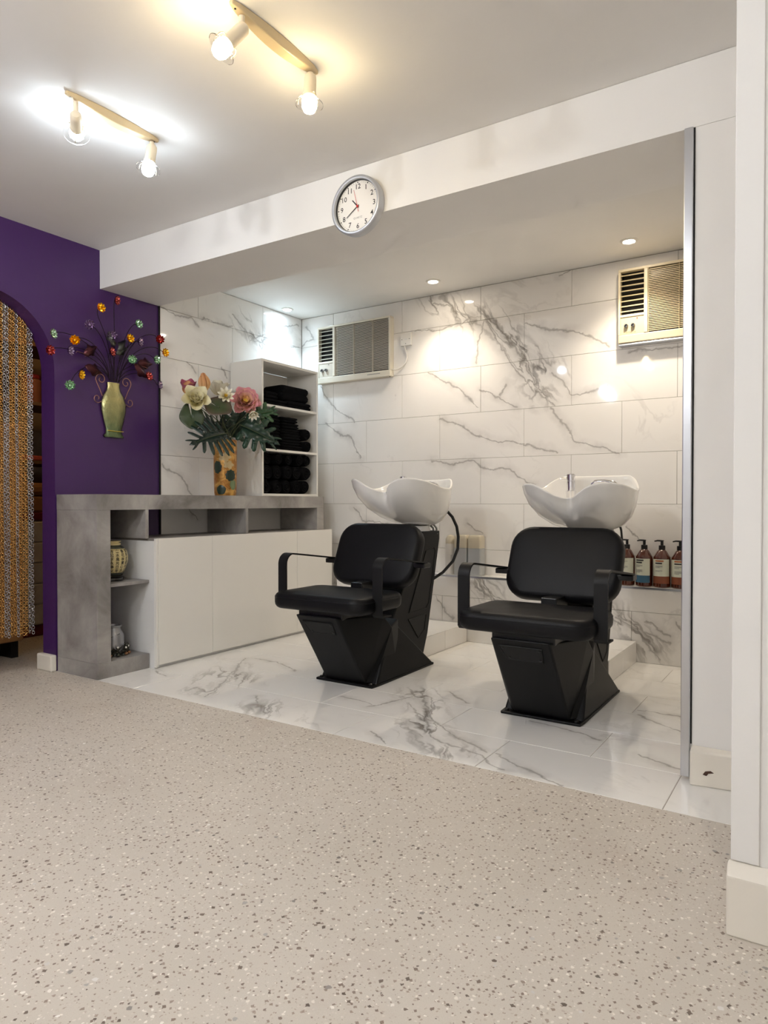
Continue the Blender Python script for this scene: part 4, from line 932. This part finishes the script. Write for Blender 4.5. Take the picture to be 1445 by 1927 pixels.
M_PAD = tint('lily_pad', (66, 80, 50), (96, 72, 62), 0.45); M_PADT = tint('lily_pad_tilted', (58, 74, 46), (64, 74, 48), 0.45)
def lily_pad(label, p, nrm, r, spin, m):
    p, slot = place(p)
    t = thing('lily_pad', label, 'leaf', p, group='silk leaves in the gold vase')
    M = Vector(nrm).normalized().to_track_quat('Z', 'Y').to_matrix().to_4x4() @ Matrix.Rotation(spin, 4, 'Z')
    vs_, fs_, al = [], [], []; n = 36; k = 6
    for i in range(k+1):
        for j in range(n+1):
            a = 0.10 + (2*PI-0.20)*j/n; rr = r*(0.05+0.95*i/k)*(1+0.03*math.sin(5*a)); vs_.append((rr*math.cos(a)*1.12, rr*math.sin(a), 0.012*(i/k)**2*math.sin(3*a)+0.10*rr*rr/r)); al.append((i/k)**3)
    for i in range(k):
        for j in range(n): fs_.append((i*(n+1)+j, i*(n+1)+j+1, (i+1)*(n+1)+j+1, (i+1)*(n+1)+j))
    me = MB().add(vs_, fs_, M).mesh('leaf_blade', m, True, 80); at = me.attributes.new('along', 'FLOAT', 'POINT')
    for i, x in enumerate(al): at.data[i].value = x
    bl = obj('leaf_blade', me, t); sd = bl.modifiers.new('s', 'SOLIDIFY'); sd.thickness = 0.0015
    MB().tube(stem_to(p, slot, [-Vector(nrm).normalized()*0.001, -Vector(nrm).normalized()*0.015]), 0.0026, 7).build('stem', M_STEM, t, True)
lily_pad('round green lily pad with reddish rim in the middle of the bouquet', (0.285, 0.600, 1.475), (0.62, -0.42, 0.62), 0.080, 2.4, M_PAD)
lily_pad('plain green lily pad hanging at the purple-wall side of the bouquet', (0.225, 0.455, 1.410), (0.85, -0.5, 0.08), 0.070, 1.75, M_PADT)
M_MON = tint('monstera_green', (22, 46, 36), (34, 66, 46), 0.35); M_MONL = tint('monstera_light_green', (44, 78, 48), (62, 96, 56), 0.35); M_PALM = tint('philodendron_green', (16, 34, 28), (24, 52, 40), 0.35)
def lobed_leaf(label, p, tip, nrm, L, Wd, lobes, solid, m, droop=0.15, seed=1):
    """split leaf: solid middle and finger lobes on both sides; p base, tip direction, nrm facing"""
    p, slot = place(p)
    t = thing('split_leaf', label, 'leaf', p, group='silk leaves in the gold vase')
    y = Vector(tip).normalized(); z = Vector(nrm); z = (z - y*z.dot(y)).normalized(); x = y.cross(z)
    M = Matrix((( x.x, y.x, z.x, 0), (x.y, y.y, z.y, 0), (x.z, y.z, z.z, 0), (0, 0, 0, 1)))
    vs_, fs_, al = [], [], []
    def add_v(px, py):
        u = py/L; vs_.append((px, py, -droop*L*u*u - droop*0.9*px*px/Wd)); al.append(min(1, abs(px)/(Wd*0.5))); return len(vs_)-1
    wf = lambda u: Wd/2*(math.sin(PI*min(0.98, max(0.03, u**0.62))))**0.7
    n = lobes*3
    for s in (-1, 1):
        prev = None
        for i in range(n+1):
            u = i/n; c = add_v(0, L*u); e_ = add_v(s*wf(u)*solid*(0.6 if i % 3 == 0 else 1), L*u)
            if prev: fs_.append((prev[0], prev[1], e_, c))
            prev = (c, e_)
        for q in range(lobes):
            u0 = (q+0.10)/lobes; u1 = (q+0.90)/lobes; um = (q+0.5)/lobes
            if um > 0.93: continue
            pr = None
            for i in range(6):
                k = i/5; wr_ = wf(um)*(solid*0.7 + (1-solid*0.7)*k); sweep = 0.20*L*k*(0.2+um) - 0.12*L*k*(1-um)
                half = (u1-u0)/2*L*(1 - 0.15*k) * (1 if i < 5 else 0.35)
                a_ = add_v(s*wr_, L*um - half + sweep); b2 = add_v(s*wr_, L*um + half + sweep)
                if pr: fs_.append((pr[0], a_, b2, pr[1]))
                pr = (a_, b2)
    e1 = [add_v(0, L*0.98), add_v(-Wd*0.07, L*1.0), add_v(0, L*1.16), add_v(Wd*0.07, L*1.0)]; fs_.append(tuple(e1))
    me = MB().add(vs_, fs_, M).mesh('leaf_blade', m, True, 80); at = me.attributes.new('along', 'FLOAT', 'POINT')
    for i, k in enumerate(al): at.data[i].value = k
    bl = obj('leaf_blade', me, t); sd = bl.modifiers.new('s', 'SOLIDIFY'); sd.thickness = 0.0014
    rib = MB().tube([tuple(M @ Vector((0, L*u, -droop*L*u*u+0.001))) for u in (0, 0.25, 0.5, 0.75, 1.0)], [0.003, 0.0026, 0.002, 0.0016, 0.001], 6).build('midrib', M_STEM, t, True)
    MB().tube(stem_to(p, slot, [Vector((0, 0, 0)), -y*0.012]), 0.0026, 7).build('stem', M_STEM, t, True)
lobed_leaf('dark finger-lobed leaf drooping toward the purple wall', (0.250, 0.690, 1.320), (0.10, -0.97, -0.20), (0.80, -0.20, 0.58), 0.25, 0.30, 7, 0.30, M_PALM, 0.16)
lobed_leaf('dark glossy split leaf just above the vase rim', (0.225, 0.700, 1.330), (0.10, -0.80, 0.30), (0.80, -0.10, 0.5), 0.24, 0.25, 6, 0.85, M_PALM, 0.14)
lobed_leaf('broad green monstera leaf drooping in front of the white shelf unit', (0.295, 0.800, 1.385), (0.42, 0.36, -0.24), (0.72, -0.62, 0.30), 0.23, 0.27, 5, 0.62, M_MON, 0.12)
lobed_leaf('lighter monstera leaf reaching over the shelf unit edge', (0.330, 0.870, 1.455), (0.42, 0.50, 0.22), (0.75, -0.60, 0.35), 0.155, 0.19, 4, 0.5, M_MONL, 0.15)
lobed_leaf('dark split leaf deep inside the bouquet under the lily pad', (0.240, 0.740, 1.330), (0.2, -0.25, 0.6), (0.85, -0.5, 0.1), 0.13, 0.12, 5, 0.85, M_PALM, 0.08)
lobed_leaf('dark split leaf below the pink lotus', (0.255, 0.790, 1.330), (0.15, 0.30, 0.75), (0.85, -0.5, 0.1), 0.20, 0.22, 5, 0.85, M_MON, 0.08)

# ------------------------------------------------------------------ metal wall art on the purple wall
M_ARTSTEM = mat('dark_bronze_wire', (40, 26, 40), 0.35, 0.7); M_ARTWIRE = mat('copper_wire', (176, 130, 120), 0.3, 0.9)
def art_vase_mat():
    m = mat('hammered_green_tin', (142, 142, 92), 0.3, 0.65); nt = m.node_tree; b = nt.nodes['Principled BSDF']; p = pos(nt)
    sp = N(nt, 'ShaderNodeSeparateXYZ'); nt.links.new(p, sp.inputs[0])
    f = ramp(nt, math_n(nt, 'ADD', sp.outputs[2], math_n(nt, 'MULTIPLY', noise(nt, p, 30, 3), 0.12)), 1.36, 1.60)
    nt.links.new(mix(nt, f, lin((104, 120, 84)), lin((190, 180, 124))), b.inputs['Base Color'])
    bump(nt, noise(nt, p, 60, 3), 0.5, 0.006, b); return m
wa = thing('metal_wall_art', 'tin wall art of a green vase with coloured metal flowers on the purple wall', 'wall art', (0.0, 0.08, 1.27))
WO = Vector((0.0, 0.08, 1.27))
vp = [(0.060, 0.0), (0.066, 0.008), (0.052, 0.022), (0.050, 0.045), (0.066, 0.100), (0.078, 0.155), (0.080, 0.195), (0.066, 0.235), (0.046, 0.265), (0.039, 0.290), (0.041, 0.312)]
rings = []
for hw, z in vp:
    rings.append([(0.004+0.40*hw*math.sin(PI*j/12), -hw*math.cos(PI*j/12), z) for j in range(13)] + [(0.002, hw*0.5, z), (0.002, -hw*0.5, z)])
MB().loft(rings).build('vase_front', art_vase_mat(), wa, True, angle=50)
rim = []
for s in (-1, 1): MB().tube([(0.006, s*hw, z) for hw, z in vp], 0.0035, 6).build('vase_edge', M_ARTSTEM, wa, True)
MB().tube([(0.026, -0.052, 0.036), (0.030, 0, 0.034), (0.026, 0.052, 0.036)], 0.002, 6).build('vase_band', M_POD, wa, True)
for s in (-1, 1):
    def spiral(cy, cz, r0, r1, a0, a1, n=14): return [(0.010, s*(cy + (r0+(r1-r0)*i/n)*math.cos(a0+(a1-a0)*i/n)), cz + (r0+(r1-r0)*i/n)*math.sin(a0+(a1-a0)*i/n)) for i in range(n+1)]
    pts = [(0.010, s*0.074, 0.228), (0.010, s*0.092, 0.268), (0.010, s*0.108, 0.298)] + spiral(0.082, 0.322, 0.034, 0.008, -0.15, 2*PI+0.9, 24)
    MB().tube(pts, 0.0024, 6).build('handle_scroll', M_ARTWIRE, wa, True)
    MB().tube([(0.010, s*0.078, 0.196)] + spiral(0.106, 0.212, 0.027, 0.008, -PI*0.80, PI*1.2, 18), 0.0024, 6).build('handle_curl', M_ARTWIRE, wa, True)
FLOW = [(-0.037,1.975,'g'),(0.062,2.043,'c'),(-0.1,1.868,'p'),(0.211,1.937,'s'),(-0.321,1.774,'s'),(-0.189,1.766,'g'),(-0.336,1.688,'c'),(-0.226,1.706,'p'),(0.043,1.833,'p'),(0.152,1.842,'g'),
 (0.218,1.839,'p'),(0.37,1.882,'c'),(0.401,1.807,'g'),(0.029,1.743,'c'),(0.173,1.723,'s'),(0.338,1.755,'s'),(-0.162,1.589,'g'),(-0.218,1.521,'s'),(0.28,1.644,'c'),(0.357,1.605,'p')]
FM = {'g': mat('gold_foil', (232, 180, 40), 0.2, 1.0), 'c': mat('copper_red_foil', (186, 92, 84), 0.22, 1.0), 's': mat('silver_green_foil', (176, 204, 176), 0.2, 1.0), 'p': mat('violet_foil', (160, 140, 168), 0.22, 1.0)}
fmesh = {}
for k in FM:
    fb = MB()
    for i in range(9):
        a = 2*PI*i/9; M1 = Matrix.Rotation(a, 4, 'X') @ Matrix.Rotation(0.35, 4, 'Y')
        fb.add([(0.0, 0, 0.004), (0.004, -0.0052, 0.014), (0.006, -0.0042, 0.021), (0.006, 0, 0.0235), (0.006, 0.0042, 0.021), (0.004, 0.0052, 0.014), (-0.001, 0, 0.014)], [(0, 1, 6), (0, 6, 5), (1, 2, 3, 6), (6, 3, 4, 5)], M1)
    fmesh[k] = fb.mesh('metal_flower', FM[k])
cmesh = {k: MB().sphere((0, 0, 0), 0.0065, 10, 6).mesh('flower_centre', FM[k], True) for k in FM}
VT = Vector((0.014, 0.0, 0.318))
for i, (y, z, k) in enumerate(FLOW):
    P3 = Vector((0.05, y, z)) - WO
    o = obj('metal_flower', fmesh[k], wa); o.location = P3; o.rotation_euler = (i*0.7, 0.15*math.sin(i*1.3), 0.5*math.sin(i*2.1)); sc = 1.38
    o.scale = (sc, sc, sc)
    c = obj('flower_centre', cmesh[k], o); c.location = (0.005, 0, 0)
    # stem rises from the vase mouth and arches over
    s0 = VT + Vector((0, max(-0.03, min(0.03, P3.y*0.12)), 0))
    up = Vector((0.03, P3.y*0.35, max(P3.z, 0.36) + (0.05 if abs(P3.y) > 0.2 else 0.0)))
    pts = []
    for j in range(15):
        u = j/14; c1 = s0 + Vector((0.02, P3.y*0.08, (up.z-s0.z)*0.75)); c2 = Vector((0.045, P3.y*0.80, up.z + 0.015)) if abs(P3.y) > 0.12 else Vector((0.04, P3.y*1.4, P3.z-0.05))
        pts.append(tuple(s0*(1-u)**3 + c1*3*u*(1-u)**2 + c2*3*u*u*(1-u) + (P3-Vector((0.004, 0, 0)))*u**3))
    MB().tube(pts, 0.0022, 6).build('wire_stem', M_ARTSTEM, wa, True)
M_LEAFC = mat('bronze_leaf', (92, 52, 56), 0.3, 0.85); M_LEAFG = mat('smoky_green_leaf', (84, 84, 78), 0.3, 0.85)
def art_leaf(y, z, ang, L, Wd, m):
    M1 = Matrix.Translation(Vector((0.045, y, z)) - WO) @ Matrix.Rotation(ang, 4, 'X')
    vs_ = []; fs_ = []; n = 8
    for i in range(n+1):
        u = i/n; w = Wd/2*math.sin(PI*min(0.99, 0.04+u*0.95))*(1+0.25*math.sin(u*14))
        vs_ += [(0.008*math.sin(u*6), -w, L*u), (0.014*math.sin(PI*u), 0, L*u), (0.008*math.sin(u*6+1), w, L*u)]
    for i in range(n): fs_ += [(3*i, 3*i+1, 3*i+4, 3*i+3), (3*i+1, 3*i+2, 3*i+5, 3*i+4)]
    ob = MB().add(vs_, fs_, M1).build('metal_leaf', m, wa, True); md = ob.modifiers.new('s', 'SOLIDIFY'); md.thickness = 0.001
art_leaf(-0.130, 1.700, -0.9, 0.10, 0.06, M_LEAFC); art_leaf(-0.125, 1.640, -1.75, 0.11, 0.06, M_LEAFC)
art_leaf(0.215, 1.715, -1.45, 0.11, 0.06, M_LEAFC); art_leaf(0.190, 1.705, -2.2, 0.12, 0.055, M_LEAFC)
art_leaf(0.055, 1.780, 0.35, 0.085, 0.05, M_LEAFG); art_leaf(0.085, 1.745, -0.5, 0.10, 0.055, M_LEAFG); art_leaf(0.07, 1.74, -1.0, 0.09, 0.05, M_LEAFG)
for s, (y, z) in ((-1, (-0.13, 1.69)), (1, (0.255, 1.68))):
    MB().tube([(0.05, y-0.08+0.0, z-1.27+0.0), (0.05, y-0.08-0.03*s*-s, z-1.27+0.015), (0.05, y-0.08-0.045, z-1.27+0.022), (0.05, y-0.08-0.05, z-1.27+0.012)], 0.0016, 6).build('feeler', M_ARTWIRE, wa, True)

# ------------------------------------------------------------------ archway: chain curtain and the store room behind
M_CHG = mat('gold_chain', (236, 184, 110), 0.25, 1.0); M_CHS = mat('silver_chain', (206, 206, 208), 0.25, 1.0)
cc = MB(); mats = []
yc_, r_, zc_ = -0.632, 0.352, 1.598
def link(c, tiltm, R0=0.0078, w=0.0019):
    vs_ = []; fs_ = []; n1, n2 = 7, 3
    for i in range(n1):
        a = 2*PI*i/n1
        for j in range(n2):
            b = 2*PI*j/n2; rr = R0 + w*math.cos(b)
            vs_.append(tiltm @ Vector((w*math.sin(b), rr*math.cos(a)*0.85, rr*math.sin(a)*1.15)))
    for i in range(n1):
        for j in range(n2): fs_.append((i*n2+j, ((i+1) % n1)*n2+j, ((i+1) % n1)*n2+(j+1) % n2, i*n2+(j+1) % n2))
    return [tuple(v + Vector(c)) for v in vs_], fs_
TM = [Matrix.Rotation(0.55, 3, 'Z'), Matrix.Rotation(-0.75, 3, 'Z')]
y = -0.346; si = 0
while y > -0.972:
    zt_ = zc_ + math.sqrt(max(0.0001, r_*r_-(y-yc_)**2)) - 0.004
    z = zt_; k = 0
    while z > 0.205:
        vs_, fs_ = link((-0.095+0.002*(k % 2), y+0.0012*math.sin(z*9+si), z), TM[k % 2])
        cc.add(vs_, fs_); mats += [1 if (si % 8) in (0, 1, 5) else 0]*len(fs_)
        z -= 0.0136; k += 1
    y -= 0.0158; si += 1
me = bpy.data.meshes.new('chain_curtain'); me.from_pydata(cc.v, [], cc.f); me.materials.append(M_CHG); me.materials.append(M_CHS)
me.polygons.foreach_set('material_index', mats); me.shade_smooth()
co = obj('chain_curtain', me); tag(co, 'gold and silver chain-link curtain hanging in the purple archway', 'curtain'); co['kind'] = 'stuff'

M_WOODW = mat('warm_wood_panel', (150, 106, 62), 0.5); M_CRM = mat('cream_drawer_plastic', (196, 190, 176), 0.45); M_DRED = mat('dark_red_plastic', (110, 26, 28), 0.4)
kc = thing('wooden_cabinet', 'warm tan wooden cabinet behind the chain curtain', 'cabinet', (-0.65, -0.60, 0))
for a in (-0.38, 0.38): MB().box(-0.15, 0.15, a-0.02, a+0.02, 0, 0.099).build('foot', M_BLACK, kc)
MB().box(-0.19, 0.19, -0.45, 0.412, 0.10, 1.35).build('body', M_WOODW, kc, bevel=0.01)
for i, (a, b) in enumerate(((0.18, 0.36), (0.368, 0.55), (0.558, 0.94), (0.948, 1.33))):
    d = MB().box(0.1905, 0.201, -0.44, 0.402, a, b).build('drawer', M_WOODW, kc, bevel=0.003)
sr = thing('store_shelf', 'dark open shelf rack at the back of the store room', 'shelf unit', (-1.25, 0.45, 0))
M_DWOOD = mat('dark_shelf_wood', (112, 82, 52), 0.6)
for z in (1.16, 1.555, 1.95): MB().box(-0.2, 0.2, -0.5, 0.6, z, z+0.022).build('shelf', M_DWOOD, sr)
for yy in (-0.5, 0.58): MB().box(-0.2, 0.2, yy-0.021, yy-0.001, 0, 2.0).build('upright', M_DWOOD, sr)
jar2 = thing('storage_jar', 'round jar with dark red lid on the upper shelf of the store room', 'jar', (-1.15, 0.27, 1.578))
MB().lathe([(0.060, 0), (0.062, 0.006), (0.062, 0.15), (0.05, 0.165)], 24).build('jar_body', mat('reddish_brown_jar', (150, 96, 70), 0.25, 0.2), jar2, True)
MB().lathe([(0.056, 0.1655), (0.056, 0.19), (0.05, 0.194)], 24).build('lid', M_DRED, jar2, True)
ob_ = bx('folded_cloth', mat('orange_red_cloth', (176, 74, 48), 0.8), -1.22, -1.06, 0.16, 0.36, 1.1825, 1.215, bevel=0.008); tag(ob_, 'folded orange-red cloth on the lower shelf of the store room', 'cloth')
for yy, hh, c in ((0.40, 0.22, (70, 66, 62)), (0.48, 0.18, (52, 50, 56))):
    t = thing('store_bottle', 'dark %s bottle at the back of the store room shelf' % ('tall' if hh > 0.2 else 'short'), 'bottle', (-1.2, yy, 1.1825), group='dark bottles in the store room')
    MB().lathe([(0.034, 0), (0.036, 0.004), (0.036, hh*0.7), (0.014, hh*0.85)], 20).build('bottle_body', mat('dark_bottle', c, 0.3), t, True); MB().lathe([(0.015, hh*0.851), (0.015, hh)], 14).build('cap', M_BLACK, t, True)
dw = thing('drawer_tower', 'cream plastic drawer tower with dark red top and base in the store room', 'drawers', (-1.2, 0.30, 0))
MB().box(-0.19, 0.19, -0.24, 0.24, 0.0, 0.075).build('base', M_DRED, dw, bevel=0.01)
MB().box(-0.19, 0.185, -0.235, 0.235, 0.0755, 0.775).build('body', M_CRM, dw, bevel=0.004)
for k in range(5): MB().box(0.1855, 0.198, -0.23, 0.23, 0.08+0.139*k, 0.212+0.139*k).build('drawer', M_CRM, dw, bevel=0.006)
MB().box(-0.195, 0.195, -0.245, 0.245, 0.7755, 0.83).build('top', M_DRED, dw, bevel=0.008)
bt = thing('storage_box', 'tan storage box with lid on the drawer tower', 'box', (-1.2, 0.30, 0.8305))
MB().box(-0.17, 0.17, -0.22, 0.22, 0, 0.11).build('body', M_WOODW, bt, bevel=0.015); MB().box(-0.175, 0.175, -0.225, 0.225, 0.1105, 0.20).build('lid', M_WOODW, bt, bevel=0.03)
# a warm pendant bulb lights the store room
pb = thing('pendant_bulb', 'warm bare bulb hanging in the store room', 'ceiling light', (-0.62, -0.15, ZC))
MB().tube([(0, 0, -0.001), (0, 0, -0.12)], 0.003, 6).build('cord', M_BLACK, pb); MB().lathe([(0.016, -0.12), (0.018, -0.16), (0.015, -0.162)], 16).build('socket', M_BLACK, pb, True)
MB().sphere((0, 0, -0.19), 0.028, 16, 10).build('bulb', emit('store_bulb', (1.0, 0.62, 0.25), 160), pb, True)
